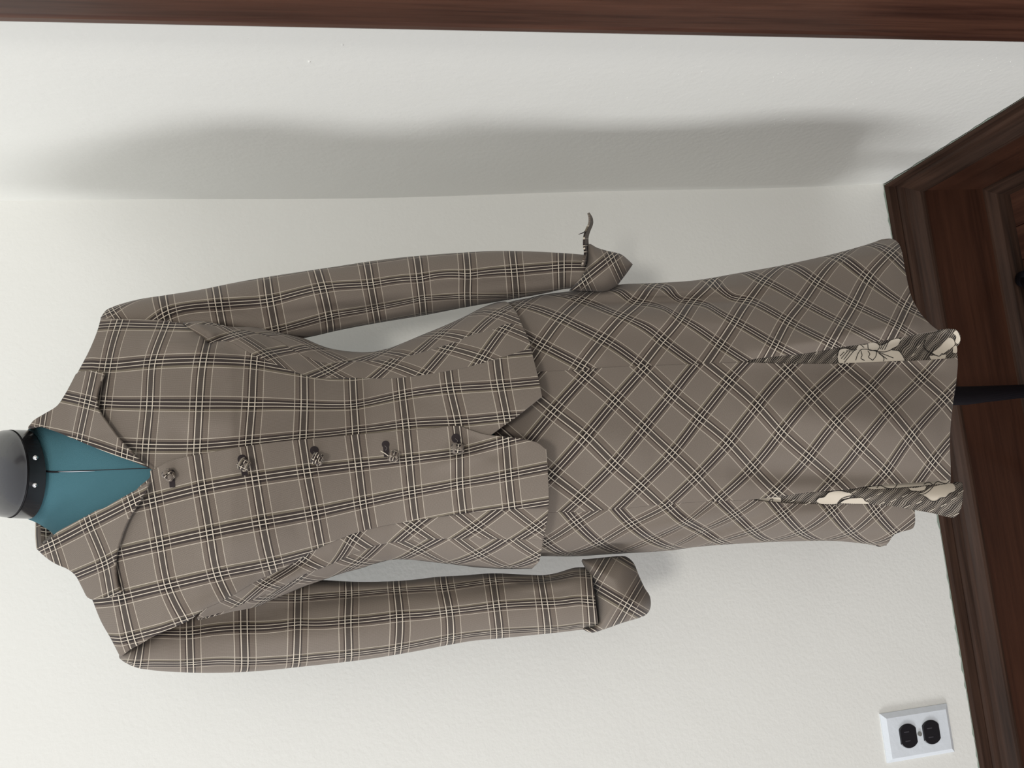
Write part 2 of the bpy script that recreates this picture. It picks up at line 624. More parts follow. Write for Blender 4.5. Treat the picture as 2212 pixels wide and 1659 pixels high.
B = BASE_H
cap_prof = [(0, B + .001), (.004, B), (.0055, B - .004), (.0055, B - .017), (.004, B - .020), (.0075, B - .0225), (.0085, B - .026), (.0095, B - .031),
            (.0125, B - .037), (.0175, B - .043), (.022, B - .048), (.0232, B - .052), (.0225, B - .056), (.018, B - .058)]
board_prof = [(.0185, B - .050), (.0185, .0)]
shoe_prof = [(.0185, .034), (.0225, .033), (.028, .029), (.0325, .022), (.0355, .012), (.0365, .0)]
for ax, nm, mw_, mb in (('x', 'baseboard_back', M_WOODX, M_BOARDX), ('y', 'baseboard_right', M_WOODY, M_BOARDY)):
    b0 = structure(profile_run(nm, board_prof, ax, mb))
    profile_run('cap_molding', cap_prof, ax, mw_, b0)
    profile_run('shoe_molding', shoe_prof, ax, mw_, b0)
    # uneven rim of older green paint showing above the cap
    rr = random.Random(2 if ax == 'x' else 5)
    Vp, Fp = [], []
    for i in range(161):
        s = -1.25 * i / 160 - .001
        h = B + .0012 + .0032 * rr.random() * (1 if rr.random() < .75 else .2)
        for z in (B - .002, h):
            Vp.append((s, -.0012, z) if ax == 'x' else (-.0012, s, z))
        if i:
            a = 2 * (i - 1)
            Fp.append((a, a + 1, a + 3, a + 2))
    Vp = np.array(Vp)
    g = mesh_obj('paint_edge', Vp, orient(Vp, Fp), M_GREEN, None, origin=(0, 0, 0), smooth=False)
    g.parent = b0

# door casing on the right wall
yc0 = -.4235
prof = [(0, yc0), (.012, yc0), (.0165, yc0 - .002), (.019, yc0 - .0065), (.0195, yc0 - .012), (.0185, yc0 - .016), (.0185, yc0 - .105), (.024, yc0 - .112), (.024, yc0 - .150), (0, yc0 - .150)]
V, F = [], []
for i in range(25):
    z = 2.4 * i / 24
    V += [(-t, y, z) for t, y in prof]
m = len(prof)
for i in range(24):
    for j in range(m - 1):
        a = i * m + j
        F.append((a, a + 1, a + m + 1, a + m))
V = np.array(V)
structure(mesh_obj('trim_1', V, orient(V, F), M_WOODZ, None, origin=(0, 0, 0), smooth=False))

# wall outlet
ox, oz = -.9042, .0393 + B
out = root('wall_outlet', (ox + .035, 0, oz), 'white painted duplex outlet plate with black sockets above the baseboard', 'outlet')


def lpart(name, bm_, mat, parent, loc=(0, 0, 0), bevel=0.0, smooth=False):
    o = bm_obj(name, bm_, mat, parent, smooth, bevel)
    o.location = loc
    return o


bm = bmesh.new()
hw, hh = .035, .114
vs0 = [bm.verts.new(p) for p in ((-hw, 0, 0), (hw, 0, 0), (hw, 0, hh), (-hw, 0, hh))]
vs1 = [bm.verts.new(p) for p in ((-hw, -.002, 0), (hw, -.002, 0), (hw, -.002, hh), (-hw, -.002, hh))]
ins = .0065
vs2 = [bm.verts.new(p) for p in ((-hw + ins, -.0062, ins), (hw - ins, -.0062, ins), (hw - ins, -.0062, hh - ins), (-hw + ins, -.0062, hh - ins))]
for a, b_ in ((vs0, vs1), (vs1, vs2)):
    for i in range(4):
        bm.faces.new((a[i], a[(i + 1) % 4], b_[(i + 1) % 4], b_[i]))
bm.faces.new(vs2)
lpart('cover_plate', bm, M_PLATE, out)


def face_shape(r, flat, n=40):
    return [(max(-9, min(9, 1)) * r * math.cos(t), max(-flat, min(flat, r * math.sin(t)))) for t in [2 * math.pi * i / n for i in range(n)]]


for zc in (hh / 2 + .0195, hh / 2 - .0195):
    bm = bmesh.new()
    sh = face_shape(.0172, .0138)
    a = [bm.verts.new((x, -.005, zc + z)) for x, z in sh]
    b_ = [bm.verts.new((x, -.0078, zc + z)) for x, z in sh]
    c_ = [bm.verts.new((x * .95, -.0086, zc + z * .95)) for x, z in sh]
    for p, q in ((a, b_), (b_, c_)):
        for i in range(len(sh)):
            bm.faces.new((p[i], p[(i + 1) % len(sh)], q[(i + 1) % len(sh)], q[i]))
    bm.faces.new(c_)
    rec = lpart('receptacle', bm, M_OUTLET, out)
    for sx in (-.0064, .0064):
        bm = bmesh.new(); box_mesh(bm, sx - .0008, sx + .0008, -.0089, -.0084, zc - .001, zc + .007)
        lpart('slot', bm, M_SLOT, rec)
bm = bmesh.new()
bmesh.ops.create_cone(bm, cap_ends=True, segments=18, radius1=.0036, radius2=.003, depth=.0024, matrix=Matrix.Translation((0, -.0070, hh / 2)) @ Matrix.Rotation(R(90), 4, 'X'))
lpart('screw', bm, M_SCREW, out)

# ------------------------------------------------------------------ body depth
YB = -0.20


def table(rows):
    A = np.array(rows, float)
    return lambda x, c: np.interp(x, A[:, 0], A[:, c])


JK = table([  # x, image-top edge, image-bottom edge, front depth
    (60, 880, 1175, .045), (100, 800, 1240, .045), (150, 720, 1330, .052), (200, 668, 1400, .070), (260, 652, 1465, .088), (350, 650, 1450, .108),
    (430, 662, 1400, .118), (500, 690, 1345, .122), (580, 712, 1300, .116), (654, 729, 1269, .107), (705, 750, 1251, .100), (753, 759, 1235, .094),
    (800, 760.5, 1222, .090), (849, 749, 1209, .091), (910, 724, 1211, .096), (958, 704, 1218, .102), (1000, 685, 1222, .108), (1048, 661, 1227, .114),
    (1085, 651, 1229, .119), (1110, 650, 1230, .122), (1200, 640, 1232, .128)])
SK = table([(1050, 668, 1205, .096), (1102, 652, 1203, .099), (1145, 643, 1202, .101), (1170, 637, 1202, .103), (1240, 628, 1202, .106), (1340, 614, 1196, .108), (1450, 608, 1189, .109),
            (1500, 605.5, 1182, .109), (1590, 591, 1175, .110), (1690, 573, 1170, .110), (1798, 549, 1169, .110), (1880, 525, 1177, .110), (1930, 514, 1182, .110), (2090, 500, 1184, .110)])


def make_depth(tb, Yc, folds=(), p=2.3):
    def fn(P):
        x, y = P[:, 0], P[:, 1]
        T, Bt, b = tb(x, 1), tb(x, 2), tb(x, 3)
        yc, a = (T + Bt) / 2, (Bt - T) / 2
        t = np.clip(np.abs(y - yc) / a, 0, 1)
        f = np.sqrt(np.maximum(1 - t ** p, 0))
        d = Yc - b * f
        for line, wd, amp in folds:
            ds, pr = dist_line(P, line)
            d = d - 1.5 * amp * np.exp(-(ds / wd) ** 2) * np.minimum(1, f * 4) * np.sin(np.clip(pr, .02, .98) * math.pi) ** .6
        return d
    return fn


def arc_dom(tb):
    def fn(P):
        P = np.atleast_2d(np.asarray(P, float)); x, y = P[:, 0], P[:, 1]
        T, Bt = tb(x, 1), tb(x, 2); yc, a = (T + Bt) / 2, (Bt - T) / 2
        t = np.clip((y - yc) / a, -.9995, .9995)
        return np.c_[x, yc + a * (.35 * t + .65 * np.arcsin(t))]
    return fn


JF = [  # (line, width px, toward-camera metres)
    ([(300, 745), (380, 745), (430, 760), (520, 790)], 26, .006), ([(380, 705), (430, 712), (480, 735)], 14, .008),
    ([(395, 700), (440, 725), (458, 748)], 8, -.007), ([(470, 712), (520, 735), (590, 775)], 16, .007), ([(500, 722), (470, 735), (445, 745)], 7, -.006),
    ([(560, 735), (620, 765), (700, 790)], 15, -.004), ([(690, 770), (760, 790), (860, 780)], 16, .003), ([(640, 870), (760, 860), (900, 830)], 40, .004), ([(640, 905), (760, 885), (880, 860)], 16, -.003),
    ([(760, 840), (860, 850), (960, 870)], 22, -.003), ([(900, 700), (1000, 700), (1100, 700)], 28, .004),
    ([(370, 1345), (420, 1325), (480, 1290), (560, 1245)], 20, .006), ([(430, 1330), (520, 1290), (600, 1240), (700, 1190)], 11, -.006),
    ([(480, 1310), (560, 1275), (640, 1240), (720, 1215)], 14, .007), ([(560, 1300), (640, 1262), (720, 1225)], 9, -.005), ([(740, 1190), (850, 1185), (950, 1195)], 14, -.004),
    ([(940, 1010), (1010, 985), (1090, 955)], 14, .004), ([(960, 960), (1030, 965), (1120, 985)], 20, -.003), ([(1030, 1205), (1090, 1208), (1150, 1205)], 12, -.004),
    ([(330, 880), (420, 900), (520, 905)], 40, .004), ([(420, 1190), (520, 1170), (640, 1130)], 40, .004)]
SF = [([(1190, 660), (1260, 655), (1380, 653), (1500, 651), (1620, 647), (1700, 625)], 11, -.010), ([(1190, 690), (1300, 690), (1450, 690), (1600, 690), (1720, 680)], 24, .006),
      ([(1240, 632), (1380, 630), (1500, 628), (1640, 615)], 11, .006), ([(1600, 760), (1750, 735), (1900, 705), (2000, 690)], 26, .012), ([(1700, 640), (1800, 625), (1930, 590)], 34, -.008),
      ([(1780, 570), (1870, 555), (1950, 545)], 20, .006), ([(1600, 880), (1750, 900), (1900, 920), (2050, 930)], 60, .010), ([(1560, 1010), (1700, 1020), (1850, 1022), (2050, 1022)], 26, -.008),
      ([(1640, 1080), (1760, 1085), (1900, 1085)], 14, -.004), ([(1230, 1195), (1330, 1180), (1450, 1150), (1540, 1130)], 8, -.006), ([(1300, 1165), (1400, 1150), (1500, 1120), (1560, 1100)], 14, .005),
      ([(1480, 1165), (1560, 1145), (1650, 1110)], 8, -.006), ([(1620, 1130), (1700, 1120), (1800, 1105)], 16, .004), ([(1560, 1170), (1700, 1160), (1850, 1158), (1930, 1150)], 8, -.005),
      ([(1200, 900), (1300, 950), (1420, 980)], 60, .004), ([(1760, 800), (1900, 800), (2050, 800)], 24, -.005), ([(1180, 720), (1240, 740), (1330, 770)], 30, .003)]
d_jacket = make_depth(JK, YB, JF)
d_skirt = make_depth(SK, -.195, SF)
dom_j, dom_s = arc_dom(JK), arc_dom(SK)


def uv_from(pts, dom=None):
    A = np.array(pts, float)
    src = A[:, :2] if dom is None else dom(A[:, :2])
    t = TPS(src, A[:, 2:4])
    return (lambda P: t(P)) if dom is None else (lambda P: t(dom(P)))


# ------------------------------------------------------------------ woven-check crossings read for each cut piece: x, y, weft index, warp index
UV_A = uv_from([(232.6, 790.5, 1, 2), (255.5, 701, 1, 3), (220.6, 870, 1, 1), (356.8, 703.7, 2, 3), (329, 782, 2, 2), (323, 872.4, 2, 1), (314, 964, 2, 0),
                (438.8, 778, 3, 2), (430, 873, 3, 1), (425.2, 964, 3, 0), (543.5, 874, 4, 1), (537, 954.5, 4, 0), (548, 783, 4, 2), (656.8, 875.8, 5, 1), (654.2, 942, 5, 0),
                (764, 875.8, 6, 1), (767.6, 930, 6, 0), (868.9, 854, 7, 1), (876, 917, 7, 0), (972.5, 839.6, 8, 1), (989, 911, 8, 0), (1081, 833, 9, 1), (1094.6, 901, 9, 0)], dom_j)
UV_B = uv_from([(329, 1080.6, 1, 1), (436, 1053.5, 2, 1), (551, 1033, 3, 1), (662.5, 1017, 4, 1), (345, 1174.4, 1, 2), (452.5, 1150.5, 2, 2), (566.6, 1128, 3, 2), (679.5, 1107.8, 4, 2),
                (469, 1241, 2, 3), (586, 1217.5, 3, 3), (362, 1265.6, 1, 3), (262, 1290, 0, 3), (399.6, 1343, 1, 4), (281.5, 1378, 0, 4), (773.9, 1003.8, 5, 1), (883, 992, 6, 1), (991.8, 977.5, 7, 1),
                (783.8, 1085, 5, 2), (889.6, 1063, 6, 2), (993, 1043.8, 7, 2), (1098, 1026, 8, 2), (1092, 951.6, 8, 1)], dom_j)
UV_SA1 = uv_from([(842, 787, 0, 0), (966.7, 751, 1, 1), (1041.5, 773, 1, 2), (1090.7, 706.5, 2, 2), (709, 800, -1, -1), (643.5, 751, -1, -2), (577, 764, -2, -2), (512, 722, -2, -3)], dom_j)
UV_SA2 = uv_from([(1034, 711, 2.35, 2.0), (910, 755, 1.35, 1.0), (780, 778, .35, 0), (975, 778, 1.35, 2.0), (700, 800, -.65, 0)], dom_j)
UV_SB1 = uv_from([(762, 1160, 0, 0), (894, 1139, 1, 1), (1027, 1140, 2, 2), (1157, 1140, 3, 3), (1092, 1180, 2, 3), (960, 1182, 1, 2), (828, 1197, 0, 1), (653, 1208, -1, -1), (573.9, 1262, -2, -1), (498.6, 1298, -3, -1.4)], dom_j)
UV_SB2 = uv_from([(773.5, 1217, 0, 0), (903.7, 1188, 1, 1), (1034.4, 1197.5, 2, 2), (1100, 1158, 3, 2), (970, 1150, 2, 1)], dom_j)
UV_KC = uv_from([(1329, 866, 0, 0), (1392, 923.5, 0, 1), (1452, 979.5, 0, 2), (1504.8, 1030, 0, 3), (1551.5, 1079, 0, 4), (1450.5, 852.7, 1, 1), (1511, 903.5, 1, 2), (1574, 955.5, 1, 3), (1624.8, 1011, 1, 4), (1676, 1062.7, 1, 5),
                 (1327, 1002.5, -1, 1), (1382.5, 1050.4, -1, 2), (1265.8, 942, -1, 0), (1196, 887.7, -1, -1), (1191, 1026, -2, 0), (1255, 1074.6, -2, 1),
                 (1574.6, 822.8, 2, 2), (1635.6, 877, 2, 3), (1687, 934, 2, 4), (1746.8, 986.8, 2, 5), (1801, 1033, 2, 6), (1700.7, 801, 3, 3), (1753.6, 855, 3, 4), (1806.5, 910.8, 3, 5), (1858, 963.7, 3, 6), (1915, 1018, 3, 7),
                 (1822.8, 790, 4, 4), (1879.7, 839, 4, 5), (1923, 885, 4, 6), (1969, 940.7, 4, 7), (2015, 997.6, 4, 8), (1991, 817, 5, 6), (2039.7, 860.7, 5, 7)], dom_s)


def c7(x, y):
    return 1500 + x / 3.687, 500 + y / 3.687


ka = [(1253, 648, -2, -1), (1212, 687, -2, -2), (1168.8, 744.8, -2, -3), (1410, 614.5, -1, 1), (1379, 654, -1, 0), (1345, 683, -1, -1), (1301.5, 732, -1, -2), (1255.6, 790.6, -1, -3),
      (1538, 605, 0, 2), (1493, 652, 0, 1), (1469.6, 686.8, 0, 0), (1430, 734, 0, -1), (1386.5, 790, 0, -2), (1554.6, 743, 1, 0), (1587, 694, 1, 1), (1616.5, 649, 1, 2), (1649, 606, 1, 3),
      (1341.3, 630.7, -1.43, 0), (1438.9, 666.9, -.355, 0), (1437, 620, -.72, 1), (1466, 649, -.25, 1), (1529, 659.7, .355, 1), (1397, 656, -.84, 0), (1370, 652.4, -1.08, 0), (1558, 627, .30, 2), (1580, 643, .67, 2)]
for cx, cy_, mm, nn in [(640, 900, 2, 1), (740, 710, 2, 2), (860, 560, 2, 3), (970, 400, 2, 4), (1150, 200, 2, 5), (1090, 890, 3, 2), (1180, 730, 3, 3), (1270, 580, 3, 4), (1380, 370, 3, 5), (1560, 170, 3, 6), (1620, 750, 4, 4), (1690, 600, 4, 5)]:
    ka.append((*c7(cx, cy_), mm, nn))
UV_KA = uv_from(ka, dom_s)
UV_KB = uv_from([(1245, 1128.6, 0, 0), (1293.8, 1173.8, 1, 0), (1364, 1132, 1, 1), (1483.7, 1128.6, 2, 2), (1516, 1146, 3, 2), (1624.8, 1147.6, 4, 3), (1691.7, 1109.7, 4, 4), (1729.7, 1149.5, 5, 4),
                 (1796.6, 1102.4, 5, 5), (1838, 1151, 6, 5), (1892, 1106, 6, 6)], dom_s)
UV_CA = uv_from([(188, 868, 1, 1), (170, 953, 1, 0), (88, 935, 0, 0), (268, 985, 2, 0), (205, 790, 1, 2)])
UV_CB = uv_from([(192, 1132, 0, 0), (226, 1217, 0, 1), (285, 1085, 1, 0), (110, 1175, -1, 0), (240, 1290, 0, 2)])
UV_FA = uv_from([(1320.7, 554, 0, 0), (1381, 505, 1, 0), (1356, 630, 0, 1)])
UV_FB = uv_from([(1356, 1308.7, 0, 0), (1278, 1262, -1, 0), (1400, 1234, 0, 1)])

# ------------------------------------------------------------------ dress form
form = root('dress_form', (-.383, -.205, 0), 'teal dress form with glossy dark neck cap on a black pole stand', 'dress form')


def ring_loft(name, rings, mat, parent, n=48, Yc=YB, caps=(True, True), smooth=True):
    """rings: (end_a px, end_b px, sag px vector, depth radius) -> closed tube; a/b are the silhouette ends, sag the sight-line shift of the front"""
    V, F = [], []
    for a, b, sag, dr, *yc in rings:
        a, b, sag = map(np.array, (a, b, sag))
        ph = np.linspace(0, 2 * np.pi, n, endpoint=False)
        P = (a + b) / 2 + (a - b)[None] / 2 * np.cos(ph)[:, None] + sag[None] * np.sin(ph)[:, None]
        V.append(world(P, (yc[0] if yc else Yc) - dr * np.sin(ph)))
    V = np.vstack(V); k = len(rings)
    for i in range(k - 1):
        for j in range(n):
            F.append((i * n + j, i * n + (j + 1) % n, (i + 1) * n + (j + 1) % n, (i + 1) * n + j))
    if caps[0]:
        F.append(tuple(range(n)))
    if caps[1]:
        F.append(tuple((k - 1) * n + j for j in reversed(range(n))))
    # outward orientation
    me_c = V.mean(0); s = 0
    for f in F[:n]:
        c = V[list(f)].mean(0); a_, b_, d_ = V[f[0]], V[f[1]], V[f[2]]
        s += np.dot(np.cross(b_ - a_, d_ - a_), c - V[:2 * n].mean(0))
    if s < 0:
        F = [tuple(reversed(f)) for f in F]
    return part(name, V, F, mat, parent, smooth=smooth)


torso_rows = [((60, 930), (60, 1120), (38, 0), .050), ((80, 920), (84, 1130), (36, 0), .053), ((105, 908), (112, 1148), (30, 0), .056), ((140, 875), (148, 1185), (24, 0), .064),
              ((185, 820), (190, 1245), (14, 0), .074), ((235, 760), (245, 1320), (8, 0), .086), ((300, 730), (310, 1340), (0, 0), .100), ((420, 745), (430, 1310), (0, 0), .108), ((520, 760), (520, 1290), (0, 0), .110),
              ((654, 780), (654, 1225), (0, 0), .092), ((800, 800), (800, 1185), (0, 0), .074), ((950, 750), (950, 1185), (0, 0), .084), ((1100, 700), (1100, 1185), (0, 0), .090), ((1250, 690), (1250, 1160), (0, 0), .088), ((1330, 720), (1330, 1130), (0, 0), .06)]
ring_loft('torso', torso_rows, M_TEAL, form)
# neck cap: band, groove, dome
ring_loft('cap_band', [((24, 928), (20, 1119), (42, 2), .0565), ((59, 929), (61, 1121), (38, 2), .0560), ((60, 931), (62, 1119), (38, 2), .0545)], M_GLOSS, form, n=64)
ring_loft('cap_groove', [((17, 932), (13, 1116), (42, 2), .0545), ((26, 931), (22, 1117), (42, 2), .0545)], M_BLACK, form, n=64)
dome = [((19 - 66 * math.sin(a), 1024 - 95.5 * math.cos(a) + 0), (15 - 66 * math.sin(a), 1024 + 94 * math.cos(a)), (42 * math.cos(a) + 0, 2), .0562 * math.cos(a)) for a in np.linspace(0, 1.5, 14)]
ring_loft('cap_dome', dome, M_GLOSS, form, n=64)


def ball(name, px, Y, r, mat, parent, flat=1.0, seg=16):
    c = world([px], Y)[0]
    bm = bmesh.new(); bmesh.ops.create_uvsphere(bm, u_segments=seg, v_segments=seg // 2, radius=r)
    V = np.array([v.co[:] for v in bm.verts]); F = [tuple(v.index for v in f.verts) for f in bm.faces]; bm.free()
    V[:, 1] *= flat
    return part(name, V + c, F, mat, parent)


for p in ((77, 989), (76, 1048)):
    ball('screw', p, YB - .0545, .0026, M_STEEL, form, .8)


def ribbon(name, line, wpx, depth, off, mat, parent, step=5, taper=False, thick=0.0):
    L = spl(line, step); T = np.gradient(L, axis=0); Nn = np.c_[-T[:, 1], T[:, 0]] / np.maximum(np.linalg.norm(T, axis=1), 1e-6)[:, None]
    w = np.full(len(L), wpx / 2.0)
    if taper:
        w *= np.clip(np.sin(np.linspace(.05, .97, len(L)) * math.pi), .12, 1)
    A, Bp = L + Nn * w[:, None], L - Nn * w[:, None]
    V = np.vstack([world(A, depth(A) - off), world(Bp, depth(Bp) - off)]); n = len(L)
    F = orient(V, [(i, i + 1, n + i + 1, n + i) for i in range(n - 1)])
    o = part(name, V, F, mat, parent)
    if thick:
        solidify(o, thick)
    return o


def d_form(P):
    # front surface of the upper form, following torso_rows
    out_ = []
    rows = torso_rows
    xs = np.array([(r[0][0] + r[1][0]) / 2 + r[2][0] for r in rows]); dr = np.array([r[3] for r in rows])
    hw_ = np.array([abs(r[1][1] - r[0][1]) / 2 for r in rows]); yc = np.array([(r[1][1] + r[0][1]) / 2 for r in rows])
    o_ = np.argsort(xs); xs, dr, hw_, yc = xs[o_], dr[o_], hw_[o_], yc[o_]
    d, h, c = (np.interp(P[:, 0], xs, q) for q in (dr, hw_, yc))
    t = np.clip((P[:, 1] - c) / h, -1, 1)
    return YB - d * np.sqrt(1 - t * t)


ribbon('seam_gap', [(99, 1018), (112, 1019), (127, 1019)], 4.2, d_form, .0012, M_BLACK, form)
ribbon('seam_pale_line', [(125, 1019.5), (160, 1019), (205, 1017.5)], 2.2, d_form, .0014, M_PALE_LINE, form, taper=True)  # thin pale line laid along the neck seam, tapering at its ends
ribbon('seam_line', [(127, 1018), (200, 1016), (262, 1013.5), (322, 1011.5)], 1.5, d_form, .0010, M_SEAM, form)
# pole and four-legged stand
pole_top = world([(1330, 866)], -.205)[0]; pb = world([(2212, 845)], -.205)[0]
bm = bmesh.new()
pole_x = pb[0] + .004


def tube(path, rad, n=14, closed_ends=True):
    P = np.array(path, float); V, F = [], []
    for i in range(len(P)):
        t = P[min(i + 1, len(P) - 1)] - P[max(i - 1, 0)]; t /= np.linalg.norm(t)
        a = np.cross(t, [0, 0, 1.0]);
        if np.linalg.norm(a) < 1e-3:
            a = np.array([1.0, 0, 0])
        a /= np.linalg.norm(a); b = np.cross(t, a)
        r = rad[i] if hasattr(rad, '__len__') else rad
        for k in range(n):
            q = 2 * math.pi * k / n
            V.append(P[i] + r * (math.cos(q) * a + math.sin(q) * b))
    for i in range(len(P) - 1):
        for k in range(n):
            F.append((i * n + k, i * n + (k + 1) % n, (i + 1) * n + (k + 1) % n, (i + 1) * n + k))
    if closed_ends:
        F += [tuple(reversed(range(n))), tuple((len(P) - 1) * n + k for k in range(n))]
    return np.array(V), F


PX, PY = pb[0], -.205
V, F = tube([(PX, PY, .05), (PX, PY, .30), (pole_top[0], PY, pole_top[2])], .0125, 20)
part('pole', V, F, M_BLACK, form)
V, F = tube([(PX, PY, .040), (PX, PY, .052), (PX, PY, .085), (PX, PY, .10)], [.03, .03, .02, .014], 24)
part('stand_hub', V, F, M_BLACK, form)
for ang in (38, 128, 218, 308):
    c, s = math.cos(R(ang)), math.sin(R(ang))
    L_ = .247 if ang == 38 else .24
    path = [(PX + c * q * L_, PY + s * q * L_, z) for q, z in ((.05, .062), (.35, .060), (.7, .045), (1.0, .016))]
    if ang == 128:
        path = [(PX + c * q * .185, PY + s * q * .185, z) for q, z in ((.05, .062), (.35, .060), (.7, .045), (1.0, .016))]
    V, F = tube(path, [.011, .0105, .010, .010], 12)
    lg = part('leg', V, F, M_BLACK, form)
    e = path[-1]
    V, F = tube([(e[0], e[1], .0), (e[0], e[1], .012), (e[0], e[1], .026)], [.015, .0155, .012], 14)
    part('rubber_foot', V, F, M_BLACK, lg)

# ------------------------------------------------------------------ skirt
skirt = root('plaid_skirt', tuple(world([(2060, 900)], -.2)[0]), 'long brown plaid bias-cut skirt with floral slit lining hanging below the jacket', 'skirt')
seamA = [(1060, 815), (1165, 803), (1250, 799), (1320, 793), (1400, 790), (1500, 786), (1606, 782.5)]
seamB = [(1080, 1112), (1186, 1106), (1251, 1106), (1311, 1101), (1345, 1098.7), (1422, 1090), (1500, 1084.4), (1560, 1082), (1622, 1079.5)]
silA = [(1060, 668), (1102, 652), (1145, 643), (1170, 637), (1240, 628), (1338, 614.5), (1400, 612), (1500, 605.8), (1589, 591), (1690, 573), (1798, 549), (1880, 525.8), (1904, 517)]
hemA = [(1904, 517), (1926, 515.7), (1939, 523), (1947.5, 541), (1956, 587), (1969, 641), (1988, 676), (2010, 700.7), (2027.5, 714)]
slitA = [(2027.5, 714), (1996, 719.7), (1945, 729), (1880, 741), (1812, 751), (1744, 763), (1676, 770), (1630, 775.5), (1606, 782.5)]
edgeA = [(1606, 782.5), (1690, 784.8), (1814.6, 785), (1907, 782), (2040, 775), (2068.5, 771.5)]
hemC = [(2068.5, 771.5), (2069, 788), (2065.5, 825.5), (2058.7, 872), (2053.5, 920), (2052, 960), (2053.8, 1008), (2053.5, 1037)]
edgeB = [(2053.5, 1037), (1960, 1043.5), (1872, 1050.4), (1833.6, 1057), (1744, 1064), (1690, 1072), (1622, 1079.5)]
silC = [(1060, 1204), (1169, 1201.5), (1239, 1202), (1312, 1197.5), (1450, 1189), (1500, 1182), (1589, 1175), (1690, 1170), (1812, 1169), (1880, 1176.6), (1901, 1181.5)]
hemB = [(1901, 1181.5), (1915, 1176.6), (1931, 1156), (1945, 1149.5), (1972, 1141), (1976.5, 1130.5), (1976, 1102)]
slitB = [(1976, 1102), (1934, 1093), (1880, 1087), (1771, 1089), (1690, 1086), (1652, 1083), (1622, 1079.5)]
flareA = lambda P: .006 * np.clip((P[:, 0] - 1600) / 300, 0, 1) * np.clip(1 - np.abs(P[:, 1] - 745) / 60, 0, 1)
piece('side_panel', skirt, M_PLAID, [silA, hemA, slitA, seamA[::-1]], d_skirt, UV_KA, off=lambda P: .0 + flareA(P))
piece('front_panel', skirt, M_PLAID, [seamA, edgeA, hemC, edgeB, seamB[::-1]], d_skirt, UV_KC, off=.0004)
piece('side_panel', skirt, M_PLAID, [silC, hemB, slitB, seamB[::-1]], d_skirt, UV_KB, off=.0)

linA = [slitA[::-1], [(2027.5, 714), (2048, 710), (2064, 713), (2073.6, 722), (2073.6, 741), (2067, 749.5), (2068.8, 771.5)], edgeA[::-1]]
linB = [edgeB[::-1], [(2053.5, 1037), (2053.8, 1045), (2064, 1041), (2079, 1042)], [(2079, 1042), (2080.4, 1062.7), (2076, 1098), (2064, 1117), (2048, 1117), (2015, 1108.8), (1977, 1102), (1934, 1094)],
        [(1934, 1094), (1880, 1089), (1771, 1091), (1690, 1087.7), (1652, 1084.4), (1622, 1079.5)]]
uv_px = lambda P: P.copy()


def d_linA(P):   # the godet drops back from the front panel edge and rolls forward at the hem
    k = np.clip((P[:, 0] - 1606) / 460, 0, 1); t = np.clip((P[:, 1] - 712) / 72, 0, 1)
    return d_skirt(P) + 0.003 + .011 * k * np.sin(np.clip(t, 0, 1) * math.pi) - .010 * np.clip((P[:, 0] - 2035) / 40, 0, 1) * (1 - t)


def d_linB(P):
    k = np.clip((P[:, 0] - 1640) / 420, 0, 1); t = np.clip((P[:, 1] - 1040) / 70, 0, 1)
    return d_skirt(P) + .006 * (1 - t) + .004 - .018 * k * np.sin(t * math.pi * .85)


gA = piece('slit_lining', skirt, M_LINING, linA, d_linA, uv_px, step=6)
gA['label'] = 'dashed dark lining with a large cream flower'
gB = piece('slit_lining', skirt, M_LINING, linB, d_linB, lambda P: np.c_[P[:, 0] * .9, P[:, 1] * 1.15], step=6)
gB['label'] = 'dashed dark lining with cream cloud blossoms'


def decal(name, pts, depth, off, mat, parent, step=4, sm=True):
    poly = outline([pts + [pts[0]]] if sm else [[a, b] for a, b in zip(pts, pts[1:] + pts[:1])], step)
    P, F = tri_fill(poly, step, rings=False)
    V = world(P, depth(P) - off)
    return part(name, V, orient(V, F), mat, parent, uv=P)


def cA(x, y):
    return 1600 + x / 4.424, 690 + y / 4.424


def cB(x, y):
    return 1600 + x / 4.424, 1020 + y / 4.424


OFF = .0016
flowersA = [[(925, 350), (945, 290), (1000, 275), (1060, 292), (1105, 280), (1130, 245), (1200, 240), (1235, 222), (1290, 225), (1330, 250), (1400, 225), (1450, 195), (1515, 185), (1530, 205), (1505, 250), (1440, 290), (1510, 300), (1545, 340), (1572, 385), (1555, 398),
             (1400, 402), (1200, 412), (1050, 418), (945, 418)],
            [(1755, 255), (1765, 195), (1790, 150), (1900, 118), (1960, 100), (2005, 140), (1985, 180), (1900, 250), (1820, 320), (1790, 300)],
            [(1830, 318), (1900, 265), (1990, 175), (2030, 190), (2045, 240), (1990, 290), (1930, 330), (1900, 348), (1860, 338)],
            [(1805, 350), (1850, 345), (1900, 350), (1955, 330), (1955, 372), (1820, 382)],
            [(2030, 130), (2060, 105), (2090, 150), (2098, 200), (2075, 235), (2050, 215), (2060, 165)], [(2030, 265), (2060, 250), (2065, 320), (2030, 318)]]
for i, f in enumerate(flowersA):
    decal('printed_flower', [cA(*p) for p in f], d_linA, OFF, M_CREAM if i != 1 else M_LINING, gA)
